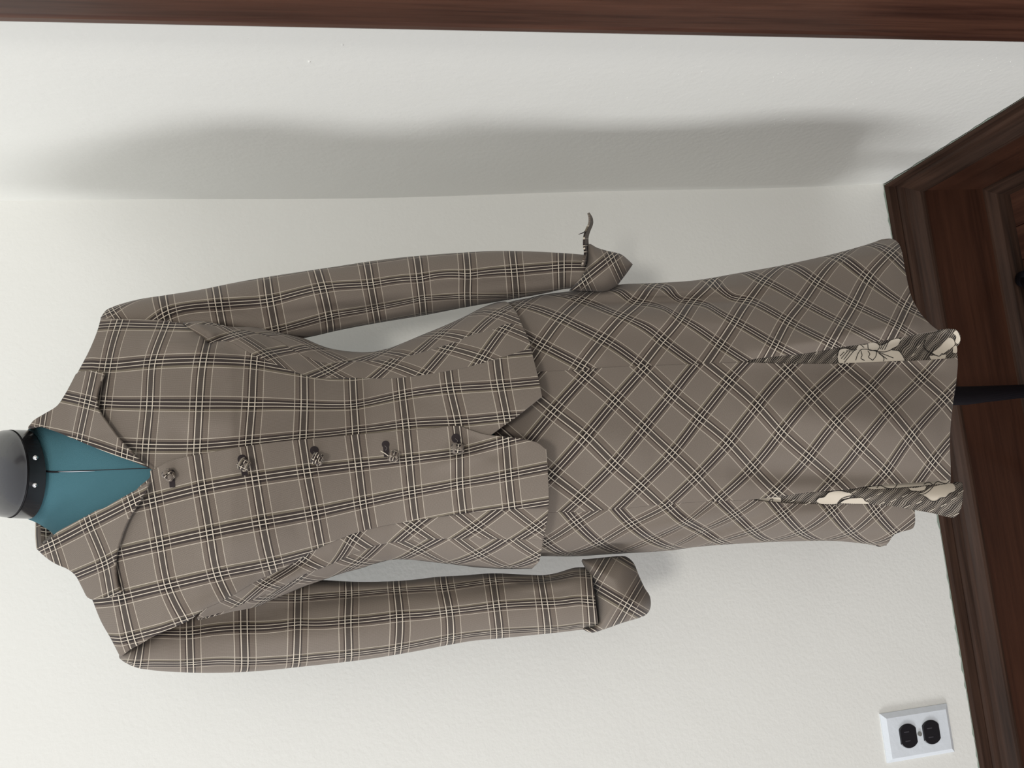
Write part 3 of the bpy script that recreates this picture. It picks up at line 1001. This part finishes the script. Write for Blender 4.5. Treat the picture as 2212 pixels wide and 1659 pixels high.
for ln in ([(1300, 305), (1200, 285), (1150, 290), (1120, 330), (1100, 390)], [(1300, 305), (1330, 260), (1310, 225)], [(1300, 305), (1380, 310), (1450, 285)], [(1310, 312), (1370, 370), (1365, 400)],
           [(1320, 318), (1400, 380)], [(1325, 315), (1460, 368)], [(1150, 300), (1160, 345), (1150, 372), (1185, 392)], [(1215, 300), (1235, 332), (1222, 358), (1262, 390)], [(1262, 390), (1292, 352), (1300, 305)], [(1180, 270), (1150, 245), (1140, 240)], [(1215, 235), (1225, 290), (1300, 295)],
           [(1110, 285), (1080, 300), (1010, 300)], [(950, 350), (990, 310)], [(960, 375), (1020, 305)], [(985, 385), (1045, 305)], [(990, 412), (1090, 290)], [(1335, 285), (1375, 205)], [(1375, 290), (1420, 200)], [(1350, 290), (1400, 205)],
           [(925, 350), (945, 290), (1000, 275), (1060, 292), (1105, 280)], [(1530, 205), (1505, 250), (1440, 288), (1510, 300), (1545, 340), (1572, 390)], [(1765, 290), (1830, 322), (1860, 340), (1900, 350), (1925, 325), (1940, 335), (1990, 290)], [(1765, 195), (1750, 260), (1790, 310)]):
    ribbon('print_line', [cA(*p) for p in ln], 1.5, d_linA, OFF + .0006, M_INK, gA, step=3)
decal('print_line', [cA(*p) for p in [(1290, 298), (1305, 296), (1312, 306), (1303, 314), (1292, 310)]], d_linA, OFF + .0007, M_INK, gA, 3)
flowersB = [[(720, 275), (745, 250), (800, 235), (830, 200), (880, 182), (960, 178), (1020, 190), (1060, 215), (1040, 240), (960, 262), (925, 298), (830, 305), (760, 300)], [(945, 295), (990, 262), (1090, 250), (1170, 252), (1185, 275), (1230, 298), (1100, 302)],
            [(1700, 212), (1750, 180), (1840, 140), (1920, 120), (2030, 112), (2050, 150), (2040, 190), (1990, 205), (1960, 240), (1910, 250), (1870, 275), (1820, 275), (1780, 240), (1740, 220)],
            [(1595, 150), (1680, 148), (1770, 135), (1760, 165), (1690, 180), (1620, 175)], [(1210, 148), (1300, 130), (1500, 108), (1700, 92), (1850, 85), (1995, 76), (2003, 100), (1850, 118), (1600, 140), (1400, 155), (1250, 160)],
            [(120, 272), (200, 252), (330, 240), (380, 245), (382, 285), (340, 298), (240, 288)]]
for f in flowersB:
    decal('printed_flower', [cB(*p) for p in f], d_linB, OFF, M_CREAM, gB)
for ln in ([(925, 298), (965, 255), (1030, 232), (1095, 222)], [(940, 300), (985, 268), (1060, 245), (1100, 232)], [(1705, 215), (1760, 205), (1810, 170), (1838, 140)], [(1700, 200), (1745, 190), (1800, 150)], [(720, 275), (745, 248), (800, 235), (835, 198), (880, 182), (960, 178), (1030, 195)],
           [(1740, 220), (1785, 250), (1820, 275), (1870, 275), (1915, 245), (1960, 240), (1995, 205), (2045, 185)], [(270, 285), (285, 262), (310, 258), (300, 282)], [(1300, 150), (1330, 125), (1390, 150), (1470, 150), (1500, 110)], [(1750, 115), (1800, 95), (1840, 120), (1880, 90), (1960, 110), (2000, 80)], [(1600, 150), (1625, 176), (1690, 182)]):
    ribbon('print_line', [cB(*p) for p in ln], 1.5, d_linB, OFF + .0006, M_INK, gB, step=3)
rr = random.Random(8)
for cxy in ((1330, 205), (1570, 225), (1460, 270), (1590, 330), (1705, 290), (1220, 255), (1350, 298), (1940, 315), (2035, 255), (2060, 405), (1830, 360), (495, 275), (640, 300), (1080, 190), (2105, 190)):
    x, y = cxy
    ribbon('print_dash', [cB(x - 26, y + 13), cB(x + 26, y - 13)], 1.3, d_linB, OFF + .0005, M_CREAM, gB, step=4)
for cxy in ((245, 385), (490, 355), (730, 315), (660, 390), (895, 350), (1700, 258), (1645, 340), (1540, 185)):
    x, y = cxy
    ribbon('print_dash', [cA(x - 16, y + 18), cA(x + 16, y - 18)], 1.3, d_linA, OFF + .0005, M_CREAM, gA, step=4)


def back_shell(name, parent, tb, Yc, xs, bb, fb, wrap=.5, uvscale=.0095):
    """rear half of a garment, from silhouette edge to silhouette edge"""
    n = 36; V, U, F = [], [], []
    for x in xs:
        T, Bt, b = tb(x, 1), tb(x, 2), tb(x, 3); yc, a = (T + Bt) / 2, (Bt - T) / 2
        ph = np.linspace(-wrap, math.pi + wrap, n)
        y = yc - (a - 1.2) * np.cos(ph)
        sn = np.sin(ph)
        V.append(world(np.c_[np.full(n, x), y], Yc + np.where(sn > 0, bb * b * np.abs(sn) ** .9, -(fb(x) - .003) * np.abs(sn) * .97 + .0015)))
        U.append(np.c_[np.full(n, x) * uvscale, (yc - a * (ph / math.pi * 3.0 - 1.5)) * uvscale])
    V = np.vstack(V); U = np.vstack(U)
    for i in range(len(xs) - 1):
        for j in range(n - 1):
            a = i * n + j
            F.append((a, a + 1, a + n + 1, a + n))
    c = V.mean(0); s = sum(np.dot(np.cross(V[f[1]] - V[f[0]], V[f[2]] - V[f[0]]), V[f[0]] - c) for f in F[::7])
    if s < 0:
        F = [tuple(reversed(f)) for f in F]
    return solidify(part(name, V, F, M_PLAID, parent, uv=U), .0012)


back_shell('back_panel', skirt, SK, -.195, np.linspace(1060, 1915, 60), .78, lambda x: SK(x, 3), wrap=.26)

# ------------------------------------------------------------------ jacket
jacket = root('plaid_jacket', tuple(world([(1170, 930)], -.2)[0]), 'fitted brown plaid jacket with knotted fabric buttons on the dress form', 'jacket')
shA = [(164, 812), (193, 757), (210, 716), (218, 688)]
armA = [(218, 688), (253, 689), (284, 690), (337, 692), (362, 694), (390, 699), (418, 716), (441, 731), (452, 742), (470, 737), (485, 736)]
princA = [(485, 736), (503, 741), (530, 757), (552, 769), (584, 782), (620, 797), (654, 809), (683, 816), (765, 816.5), (850, 817), (890, 813), (1000, 795), (1080, 773), (1147, 752)]
hemFA = [(1147, 752), (1154, 780), (1161, 808), (1167, 835), (1171, 856)]
cutA = [(1171, 856), (1150, 873), (1120, 897), (1085, 922), (1058, 942)]
underA = [(1058, 942), (1040, 950), (985, 938), (900, 950), (800, 960), (700, 970), (600, 985), (520, 1000), (420, 1015), (350, 1022), (326, 1014)]
neckA = [(326, 1014), (300, 992), (250, 950), (212, 895), (196, 860), (190, 830), (164, 812)]
piece('front_panel', jacket, M_PLAID, [shA, armA, princA, hemFA, cutA, underA, neckA], d_jacket, UV_A, off=.0040)
frontB = [(324, 1017), (338.6, 1010.7), (355, 1001), (379.6, 991.5), (416, 984), (445, 979), (512, 966.5), (613, 953), (700, 945), (776, 938), (867, 930.5), (940, 924), (981, 919.7), (993, 920)]
cutB = [(993, 920), (1020, 930), (1046, 938), (1099, 944), (1133, 949), (1162, 957), (1180, 971)]
hemFB = [(1180, 971), (1184, 1029), (1185.5, 1070), (1185, 1097)]
princB = [(1185, 1097), (1085, 1100.5), (1005, 1109), (885.7, 1126), (801, 1142), (734, 1163.7), (681, 1188), (615.7, 1226), (555, 1255), (500, 1287), (470, 1303)]
armB = [(470, 1303), (440, 1316), (411, 1338), (375, 1355), (327, 1376.5), (303, 1391), (281, 1403), (260, 1419)]
shB = [(260, 1419), (238, 1376.5), (219, 1343), (199.5, 1295)]
neckB = [(199.5, 1295), (214, 1260), (222, 1180), (262, 1100), (300, 1052), (324, 1030), (324, 1017)]
piece('front_panel', jacket, M_PLAID, [frontB, cutB, hemFB, princB, armB, shB, neckB], d_jacket, UV_B, off=.0072)
# side panels, image-top side
seam2A = [(690, 783), (741, 783), (765, 780.6), (861, 773), (934, 754), (1000, 732), (1019, 723), (1060, 713), (1095, 700), (1127, 700)]
topA = [(395, 697), (430, 694), (462, 698), (500, 706), (548, 707), (584, 713), (620.5, 721.5), (654, 730)]
waistA = [(654, 729.5), (705, 750.3), (753, 759), (789, 760.6), (818, 758.5), (849.6, 749), (910, 724), (958, 704.4), (1000, 685.5), (1048, 661.6), (1079.6, 652), (1094, 652), (1102.5, 657)]
hemSA = [(1102.5, 657), (1116, 675), (1127, 700)]
piece('side_panel', jacket, M_PLAID, [[(395, 697), (418, 716), (441, 731), (452, 742), (470, 737), (485, 736)], princA, [(1147, 752), (1144, 738), (1127, 700)], seam2A[::-1], [(690, 783), (640, 760), (600, 735), (540, 716), (470, 704), (395, 697)]],
      d_jacket, UV_SA1, off=.0038)
piece('side_panel', jacket, M_PLAID, [topA, waistA, hemSA, seam2A[::-1], [(690, 783), (640, 760), (600, 735), (540, 716), (470, 704), (395, 697)]], d_jacket, UV_SA2, off=.0034)
# side panels, image-bottom side
seam2B = [(560, 1290), (620, 1262), (660, 1240), (710, 1221.5), (760, 1198), (813, 1179), (847, 1172), (900, 1166), (958, 1163.7), (1058, 1164), (1119, 1165), (1173.5, 1166)]
lowB = [(426, 1340), (455, 1333), (500, 1321.6), (548, 1312), (596, 1294), (656.7, 1267.5), (700, 1252), (741, 1238), (789, 1225), (818, 1214), (849.6, 1209), (873.7, 1208), (922, 1213), (1000, 1222), (1022, 1225), (1094.6, 1229), (1149, 1228.5)]
hemSB = [(1149, 1228.5), (1164.6, 1212), (1169.5, 1190), (1173.5, 1166)]
piece('side_panel', jacket, M_PLAID, [[(470, 1303), (440, 1318), (426, 1338)], [(426, 1338), (480, 1322), (560, 1290)], seam2B, [(1173.5, 1166), (1180, 1135), (1185, 1097)], princB], d_jacket, UV_SB1, off=.0038)
piece('side_panel', jacket, M_PLAID, [lowB, hemSB, seam2B[::-1], [(560, 1290), (480, 1322), (426, 1340)]], d_jacket, UV_SB2, off=.0034)
# hem facings turned under give the hem an edge; back panel
JKB = table([(r, *v) for r, v in ((88, (908, 1190, .045)), (100, (899, 1200, .045)), (122, (883, 1213, .045)), (140, (858, 1223, .048)), (166, (814, 1240, .05)), (200, (752, 1285, .06)), (222, (706, 1335, .07)), (258, (696, 1405, .075)), (350, (700, 1370, .085)), (500, (706, 1322, .09)), (654, (730, 1268, .09)), (705, (750.5, 1251, .088)), (753, (759, 1235, .086)),
                                (800, (760.5, 1222, .086)), (849, (749, 1209, .088)), (910, (724, 1211, .092)), (958, (704, 1218, .096)), (1000, (685, 1222, .10)), (1048, (661, 1227, .105)), (1100, (652, 1229, .108)), (1140, (650, 1229, .11)))])
back_shell('back_panel', jacket, JKB, YB, np.linspace(88, 1100, 76), .85, lambda x: np.interp(x, [88, 600, 660], [.012, .05, float(JK(660, 3))]) if x < 660 else float(JK(x, 3)))

# collar
colA_in = [(61, 924), (85, 921), (102, 926), (140, 940), (193, 962), (241, 981), (289, 998), (324, 1012)]
colA_out = [(324, 1012), (305, 998), (280, 972), (265, 957), (255, 946), (229, 911), (212, 884), (208, 863), (212, 839), (219, 818), (224, 805)]
colA_tip = [(224, 805), (205, 801), (186, 801), (172, 803), (164, 808)]
colA_sil = [(164, 808), (150, 835), (138, 856), (123, 877), (96, 894), (72, 909), (61, 924)]
colB_in = [(80, 1186), (113, 1159), (125, 1148), (154, 1132), (193, 1111), (212, 1101), (224, 1097.5), (251, 1082), (280, 1066), (308, 1050), (323, 1038)]
colB_out = [(323, 1038), (316, 1056), (303, 1078), (291, 1097), (274, 1126), (255, 1176), (248, 1205), (247.5, 1234), (252.5, 1266), (261, 1281)]
colB_tip = [(261, 1281), (240, 1289), (220, 1292), (199.5, 1295)]
colB_sil = [(199.5, 1295), (189, 1290), (178, 1270), (163, 1243), (146, 1229), (122, 1218.6), (98, 1203), (80, 1186)]


def d_collar(P):
    # rolls over the neck: sits on the chest and stands away toward its outer edge
    base = d_jacket(P)
    ne = np.clip((230 - P[:, 0]) / 150, 0, 1)
    return np.minimum(base, d_form(P) - .002) * 1.0 - .004 - .006 * np.sin(ne * math.pi * .5) * (1 - ne)


piece('collar', jacket, M_PLAID, [colA_in, colA_out, colA_tip, colA_sil], d_collar, UV_CA, off=.0095, step=6, thick=.0026)
piece('collar', jacket, M_PLAID, [colB_in, colB_out, colB_tip, colB_sil], d_collar, UV_CB, off=.0115, step=6, thick=.0026)
# inside of the collar, running round the back of the neck
nt_, nr_ = 40, 6
V, U, F = [], [], []
for i in range(nt_):
    t = i / (nt_ - 1); y = 918 + (1188 - 918) * (.5 - .5 * math.cos(math.pi * t))
    xt = np.interp(y, [918, 1000, 1126, 1160, 1188], [64, 62, 79, 79, 81])
    for j in range(nr_):
        w = j / (nr_ - 1)
        V.append(world([(xt + 52 * w, y - (y - 1050) * .22 * w)], YB - .004 + .074 * math.sin(math.pi * t) ** .8 - .010 * w)[0])
        U.append((w * .5 + .05, y * .0098))
for i in range(nt_ - 1):
    for j in range(nr_ - 1):
        a = i * nr_ + j
        F.append((a, a + 1, a + nr_ + 1, a + nr_))
solidify(part('collar_stand', np.array(V), F, M_PLAID, jacket, uv=np.array(U)), .002)


def rim(name, line, depth, off, Yback, inward, parent, uvf):
    """cloth turning back from an edge toward the armhole, the shoulder or the neck"""
    L = spl(line, 6); k = 6; V, U, F = [], [], []
    y0 = depth(L) - off
    for j in range(k):
        w = j / (k - 1)
        P = L + np.array(inward)[None] * (w * 1.0 + .25)
        V.append(world(P, y0 + .0006 + (Yback - y0) * w)); U.append(uvf(L) + np.array([0, .45 * w]))
    n = len(L)
    for j in range(k - 1):
        for i in range(n - 1):
            F.append((j * n + i, j * n + i + 1, (j + 1) * n + i + 1, (j + 1) * n + i))
    return solidify(part(name, np.vstack(V), F, M_PLAID, parent, uv=np.vstack(U)), .001, 0)


rim('armhole_edge', armA[:7], d_jacket, .004, -.188, (0, 3), jacket, UV_A)
rim('armhole_edge', topA, d_jacket, .0034, -.190, (0, 4), jacket, UV_SA2)
rim('armhole_edge', armB, d_jacket, .0072, -.185, (2, -3), jacket, UV_B)
rim('armhole_edge', lowB[:7], d_jacket, .0034, -.188, (0, -4), jacket, UV_SB2)
rim('shoulder_edge', shA, d_jacket, .004, -.178, (3, 2), jacket, UV_A)
rim('shoulder_edge', shB, d_jacket, .0072, -.178, (3, -2), jacket, UV_B)
rim('collar_roll', colA_sil, d_collar, .0095, -.185, (3, 2), jacket, UV_CA)
rim('collar_roll', colB_sil, d_collar, .0115, -.185, (3, -2), jacket, UV_CB)


# sleeves
def tube_sleeve(name, pairs, Ys, bs, uvpts, parent, folds=(), n=40, stepr=9.0):
    A = np.array([p[0] for p in pairs], float); Bq = np.array([p[1] for p in pairs], float)
    L = np.r_[0, np.cumsum(np.linalg.norm(np.diff((A + Bq) / 2, axis=0), axis=1))]
    m = int(L[-1] / stepr) + 2
    s = np.linspace(0, L[-1], m)

    def smooth(arr):
        # cubic Hermite through the given rows
        arr = np.asarray(arr, float); g = np.gradient(arr, L, axis=0)
        i = np.clip(np.searchsorted(L, s, side='right') - 1, 0, len(L) - 2)
        h = (L[i + 1] - L[i]); t = (s - L[i]) / h
        if arr.ndim > 1:
            h = h[:, None]; t = t[:, None]
        return ((2 * t**3 - 3 * t**2 + 1) * arr[i] + (t**3 - 2 * t**2 + t) * h * g[i] + (-2 * t**3 + 3 * t**2) * arr[i + 1] + (t**3 - t**2) * h * g[i + 1])
    At, Bt = smooth(A), smooth(Bq)
    Yc = np.interp(s, L, np.interp(np.linspace(0, 1, len(L)), np.linspace(0, 1, len(Ys)), Ys)); br = np.interp(s, L, np.interp(np.linspace(0, 1, len(L)), np.linspace(0, 1, len(bs)), bs))
    half = np.linalg.norm(At - Bt, axis=1) / 2
    ph = np.linspace(0, 2 * np.pi, n + 1)      # duplicate seam column for the cloth coordinates
    PX_, YY, ST = [], [], []
    for i in range(m):
        P = (At[i] + Bt[i]) / 2 + (At[i] - Bt[i]) / 2 * np.cos(ph)[:, None]
        k = min(1.0, half[i] / 60.0) ** .8
        y = Yc[i] - br[i] * k * np.sin(ph)
        fr = np.clip(np.sin(ph), 0, 1)
        for line, wd, amp in folds:
            ds, pr = dist_line(P, line)
            y -= 1.5 * amp * np.exp(-(ds / wd) ** 2) * np.minimum(1, fr * 3) * np.sin(np.clip(pr, .02, .98) * math.pi) ** .6
        PX_.append(P); YY.append(y); ST.append(np.c_[np.full(n + 1, s[i]), (ph - np.pi / 2) * half[i] * .92])
    PX_ = np.array(PX_); ST = np.array(ST)
    front = slice(0, n // 2 + 1)
    FP = PX_[:, front].reshape(-1, 2); FS = ST[:, front].reshape(-1, 2)
    src = []
    for x, y, a, b in uvpts:
        d = np.linalg.norm(FP - (x, y), axis=1); ix = np.argsort(d)[:3]; w = 1 / (d[ix] + .5)
        src.append((FS[ix] * w[:, None]).sum(0) / w.sum())
    t = TPS(src, [(a, b) for _, _, a, b in uvpts], reg=2.0)
    U = t(ST.reshape(-1, 2))
    V = world(PX_.reshape(-1, 2), np.array(YY).ravel()); q = n + 1
    F = [(i * q + j, i * q + j + 1, (i + 1) * q + j + 1, (i + 1) * q + j) for i in range(m - 1) for j in range(n)]
    Ff = [f for f in F if f[0] % q < n // 2]
    if orient(V, Ff) is not Ff:
        F = [tuple(reversed(f)) for f in F]
    return solidify(part(name, V, F, M_PLAID, parent, uv=U), .0014)


slA = [((217, 687), (220, 692)), ((226, 673), (246, 706)), ((243, 663), (286, 716)), ((289, 649), (330, 727)), ((361, 637), (395, 735)), ((429, 626.5), (460, 738)), ((500, 612), (525, 740)), ((584, 597), (600, 738)), ((650, 587), (664, 729)), ((717, 577), (730, 714)),
       ((825, 561), (838, 694)), ((900, 553), (914, 681.5)), ((1000, 545.5), (1010, 663)), ((1072, 542), (1085, 650)), ((1168, 544), (1175, 634)), ((1222, 547), (1222, 624)), ((1272, 551), (1256, 622))]
sleeveA = tube_sleeve('sleeve', slA, [-.175, -.178, -.18, -.185, -.19, -.20, -.215], [.040, .042, .042, .040, .038, .036, .034],
                      [(243, 675, 1, .1), (359, 677, 2, 1), (354, 655, 2, .72), (472.5, 658, 3, 1), (469, 636, 3, .72), (584, 649, 4, 1), (697.7, 622.7, 5, 1), (690.5, 603, 5, .72), (800, 614, 6, 1), (905, 603, 7, 1), (902.6, 572, 7, .55), (709.7, 683, 5, 2), (811, 666, 6, 2), (912, 645.6, 7, 2),
                       (1010.8, 595, 8, 1), (1009.6, 566, 8, .62), (1111, 585.6, 9, 1), (1108.5, 556.7, 9, .62), (1213, 574.8, 10, 1), (1009.6, 626.6, 8, 1.75)], jacket,
                      [([(360, 690), (420, 672), (520, 668), (600, 690)], 12, -.007), ([(380, 655), (460, 650), (560, 640)], 16, .005), ([(560, 690), (680, 672), (800, 668), (900, 650)], 9, -.005), ([(640, 650), (760, 640), (880, 625)], 12, .004),
                       ([(700, 640), (800, 622), (900, 610)], 8, -.003), ([(900, 625), (1000, 618), (1090, 610), (1200, 605)], 7, -.004), ([(620, 705), (720, 695), (830, 675)], 8, -.004)])
sleeveA['label'] = 'sleeve with a flaring turned-back cuff'
slB = [((257, 1416), (258, 1422)), ((280, 1396), (268, 1430)), ((300, 1378), (291, 1441)), ((330, 1350), (327, 1447.5)), ((390, 1310), (400, 1452.5)), ((460, 1270), (470, 1453.5)), ((550, 1255), (560, 1449.5)), ((640, 1250), (650, 1440.5)), ((700, 1253), (720, 1433)), ((765, 1256.5), (790, 1424.5)),
       ((885, 1253), (905, 1405.5)), ((946, 1246), (965, 1394)), ((1000, 1243), (1020, 1384.5)), ((1061, 1238.5), (1081, 1379)), ((1142, 1241.5), (1160, 1371)), ((1177, 1242), (1200, 1367)), ((1203, 1237.5), (1226, 1364)), ((1242, 1226), (1256, 1360.5)), ((1277, 1226), (1294, 1359))]
sleeveB = tube_sleeve('sleeve', slB, [-.170, -.172, -.175, -.18, -.19, -.20], [.046, .048, .048, .045, .042, .042],
                      [(298, 1417.5, 1, 1.72), (409, 1369, 2, 1.02), (411.6, 1434, 2, 2), (526.5, 1355.5, 3, 1), (529.8, 1430, 3, 2), (642, 1348, 4, 1), (639.8, 1425, 4, 2), (752, 1344.5, 5, 1), (753, 1413, 5, 2), (861.6, 1328.8, 6, 1), (859, 1400, 6, 2), (970, 1320, 7, 1),
                       (644.6, 1294, 4, 0), (753, 1284, 5, 0), (856.8, 1274.6, 6, 0), (958, 1270, 7, 0), (1073, 1308.7, 8, 1), (1177, 1302.6, 9, 1), (1276.7, 1297.5, 10, 1)], jacket,
                      [([(420, 1350), (540, 1330), (680, 1295), (820, 1285)], 14, -.007), ([(640, 1285), (780, 1283), (900, 1276), (1000, 1270)], 7, -.006), ([(480, 1395), (640, 1380), (800, 1365)], 26, .005), ([(330, 1435), (460, 1440), (620, 1425), (760, 1412)], 7, -.003),
                       ([(1000, 1268), (1080, 1262), (1180, 1250), (1250, 1240)], 6, -.007), ([(1080, 1275), (1180, 1265), (1260, 1255)], 9, .004), ([(900, 1310), (1000, 1300), (1100, 1290)], 14, .003)])
sleeveB['label'] = 'sleeve with a plain bias-cut cuff'


def pillow(poly, Yc, b, r):
    def fn(P):
        d = dist_out(P, poly); t = np.clip(d / r, 0, 1)
        return Yc - b * np.sqrt(np.maximum(1 - (1 - t) ** 2, 0))
    return fn


def cuff(name, segs, uvf, Yc, b, r, parent, tilt=None):
    poly = outline(segs, 4.5)
    pf = pillow(poly, Yc, b, r); t = tilt or (lambda P: 0)
    o = piece(name, parent, M_PLAID, None, lambda P: pf(P) + t(P), uvf, step=5.5, poly=poly)
    return o, poly


cfA = [[(1266, 545), (1272, 527), (1289.5, 535), (1308.6, 541), (1342, 549.5), (1357, 561.6), (1367, 571)], [(1367, 571), (1357, 586), (1342.5, 605), (1330.4, 619.5), (1308.6, 630), (1265, 629), (1229, 628)],
       [(1229, 628), (1241, 614.6), (1255.6, 597.7), (1263, 581), (1266.5, 564), (1266, 545)]]
cuffA, polyA = cuff('cuff', cfA, UV_FA, -.228, .030, 34, sleeveA)
cfB = [[(1256, 1212), (1258, 1208), (1264.5, 1208), (1305, 1204), (1345.8, 1201), (1354, 1203), (1368, 1215), (1380.4, 1243.6), (1392.6, 1270), (1403.8, 1288), (1405, 1312.7), (1396.7, 1327), (1382.5, 1334), (1345.8, 1345), (1305, 1359.5), (1279, 1366.7), (1266.5, 1363.6), (1258.4, 1358.5)],
       [(1258.4, 1358.5), (1280, 1353), (1290, 1343)], [(1290, 1343), (1283, 1292), (1277, 1262), (1268, 1236), (1256, 1212)]]
cuffB, polyB = cuff('cuff', cfB, UV_FB, -.205, .046, 62, sleeveB)


def cuff_back(poly, Yc, b, r, parent, uvf):
    pf = pillow(poly, 0, -b, r)
    P, F = tri_fill(poly, 9, rings=True)
    V = world(P, Yc + pf(P)); F = orient(V, F)
    return part('cuff_back', V, [tuple(reversed(f)) for f in F], M_PLAID, parent, uv=uvf(P))


cuff_back(polyA, -.228, .035, 40, cuffA, UV_FA)
cuff_back(polyB, -.205, .050, 62, cuffB, UV_FB)
# upright wing of the turned-back cuff, seen almost edge-on
wing = [(1271, 460), (1275.5, 470), (1276, 482), (1270, 497), (1266, 510), (1265.5, 528), (1268, 548), (1262, 575)]
Lw = spl(wing, 4); nn_ = len(Lw); tw = np.linspace(0, 1, nn_)
V, U = [], []
for j, w in enumerate(np.linspace(-1, 1, 7)):
    hwid = np.interp(tw, [0, .12, .3, .5, .8, 1], [.8, 3.0, 4.2, 4.0, 5.0, 5.0])
    P = Lw + np.c_[hwid * w, np.zeros(nn_)]
    V.append(world(P, -.232 + w * .022 * np.interp(tw, [0, .15, .6, 1], [.3, .7, 1, 1]) + .004 * np.sin(tw * 5)))
    U.append(np.c_[tw * 1.0 + .3, w * .3 + tw * .5])
V = np.vstack(V); F = [(j * nn_ + i, j * nn_ + i + 1, (j + 1) * nn_ + i + 1, (j + 1) * nn_ + i) for j in range(6) for i in range(nn_ - 1)]
solidify(part('cuff_wing', V, orient(V, F), M_PLAID, cuffA, uv=np.vstack(U)), .0022, 0)


def thread(name, pts, Y, r, mat, parent):
    V, F = tube(world(pts, Y), r, 6)
    part(name, V, F, mat, parent)


thread('loose_thread', [(1266, 501), (1259, 503.5), (1250, 506)], -.25, .0004, M_SEAM, cuffA)
thread('loose_thread', [(1264, 499), (1258, 503), (1253, 505)], -.25, .0003, M_SEAM, cuffA)

# ------------------------------------------------------------------ buttonholes and knotted buttons
def keyhole(eye, r, end, w):
    eye, end = np.array(eye, float), np.array(end, float); d = (end - eye) / np.linalg.norm(end - eye); n = np.array([-d[1], d[0]])
    a = math.asin(min(1, w / 2 / r)); base = math.atan2(d[1], d[0])
    pts = [tuple(eye + r * np.array([math.cos(base + q), math.sin(base + q)])) for q in np.linspace(a, 2 * math.pi - a, 18)]
    return pts + [tuple(end - n * w / 2), tuple(end + n * w / 2)]


front_B = [o for o in jacket.children if o.name.startswith('front_panel')][-1]
holes = [((370, 1022), 8, (372.5, 1053), 12), ((523, 992), 10, (529, 1027), 13), ((679, 973), 9.5, (685, 1000), 12), ((833, 960), 8.3, (836, 987), 12.5), ((985, 946.5), 10, (991, 966), 15)]
for e, r, q, w in holes:
    h = decal('buttonhole', keyhole(e, r, q, w), d_jacket, .0078, M_SEAM, jacket, 3, sm=False)
    m = np.array(e) * .75 + np.array(q) * .25
    ribbon('lining_thread', [(m[0] - 3, m[1] - 4), (m[0] + 2, m[1] + 1), (m[0] - 1, m[1] + 6)], 1.1, d_jacket, .0084, M_FLUFF, h, step=2)


def knot_button(px, rx, ry, rot, k):
    """ball button tied from strips of the cloth: a core under crossing rounded strips"""
    Yp = d_jacket(np.array([px]))[0] - .0075
    c = world([px], Yp - .004)[0]
    e1 = world([(px[0] + 10, px[1])], Yp)[0] - world([px], Yp)[0]; e2 = world([(px[0], px[1] + 10)], Yp)[0] - world([px], Yp)[0]
    mpp = np.linalg.norm(e1) / 10; e1 /= np.linalg.norm(e1); e2 /= np.linalg.norm(e2); nrm = np.cross(e1, e2)
    if np.dot(nrm, CAM - c) < 0:
        nrm = -nrm
    nrm = nrm / np.linalg.norm(nrm)
    a, b = rx * mpp, ry * mpp; h = .0075
    cr, sr = math.cos(rot), math.sin(rot)
    f1, f2 = e1 * cr + e2 * sr, -e1 * sr + e2 * cr
    V, U, F = [], [], []
    n1, n2 = 20, 9
    for i in range(n2):
        th = (math.pi / 2 + .35) * i / (n2 - 1)
        for j in range(n1):
            q = 2 * math.pi * j / n1
            sx, sy = math.sin(th) * math.cos(q), math.sin(th) * math.sin(q)
            V.append(c + f1 * a * .90 * sx + f2 * b * .90 * sy + nrm * h * .85 * math.cos(th)); U.append((k * .37 + sx * .11, k * .21 + sy * .13))
    for i in range(n2 - 1):
        for j in range(n1):
            F.append((i * n1 + j, i * n1 + (j + 1) % n1, (i + 1) * n1 + (j + 1) % n1, (i + 1) * n1 + j))
    V = np.array(V)
    core = part('button', V, orient(V, F), M_PLAID, jacket, uv=np.array(U))
    for (ax, off_, lift) in ((0, -.52, .0), (0, .48, .0006), (1, -.5, .0008), (1, .5, .0003)):
        V, U, F = [], [], []
        ns, nc = 15, 7
        for i in range(ns):
            t = -1.25 + 2.5 * i / (ns - 1)
            for j in range(nc):
                w = -1 + 2 * j / (nc - 1)
                p = off_ + w * .34
                rr_ = math.sqrt(max(0, 1 - min(.98, p * p)))
                sx, sy = rr_ * math.sin(t), p
                zz = rr_ * math.cos(t)
                bul = 1.0 + .16 * (1 - w * w) + lift * 60
                if ax:
                    sx, sy = sy, sx
                V.append(c + (f1 * a * sx + f2 * b * sy + nrm * h * zz) * bul)
                U.append((k * .3 + t * .13, k * .17 + w * .09 + off_) if ax else (k * .3 + w * .08 + off_, t * .15 + .05))
        for i in range(ns - 1):
            for j in range(nc - 1):
                F.append((i * nc + j, i * nc + j + 1, (i + 1) * nc + j + 1, (i + 1) * nc + j))
        V = np.array(V)
        part('knot_strip', V, orient(V, F), M_PLAID, core, uv=np.array(U))
    return core


bt = [((366, 1026), 14, 12.5, .75, 0), ((528, 1004), 13.5, 14.5, .5, 1), ((686, 992), 13.5, 13.5, .4, 2), ((850, 986), 11.5, 12, .2, 3), ((988, 969), 14.5, 11.5, .1, 4)]
for px, rx, ry, ro, k in bt:
    knot_button(px, rx, ry, ro, k + 1)
thread('loose_thread', [(822, 974), (831, 979), (839, 985), (845, 988)], d_jacket(np.array([(835, 980)]))[0] - .012, .0005, M_CREAM, jacket)
thread('loose_thread', [(843, 979), (848, 976), (854, 973)], d_jacket(np.array([(848, 976)]))[0] - .013, .0004, M_CREAM, jacket)

for o in bpy.data.objects:
    if '_o' in o:
        del o['_o']
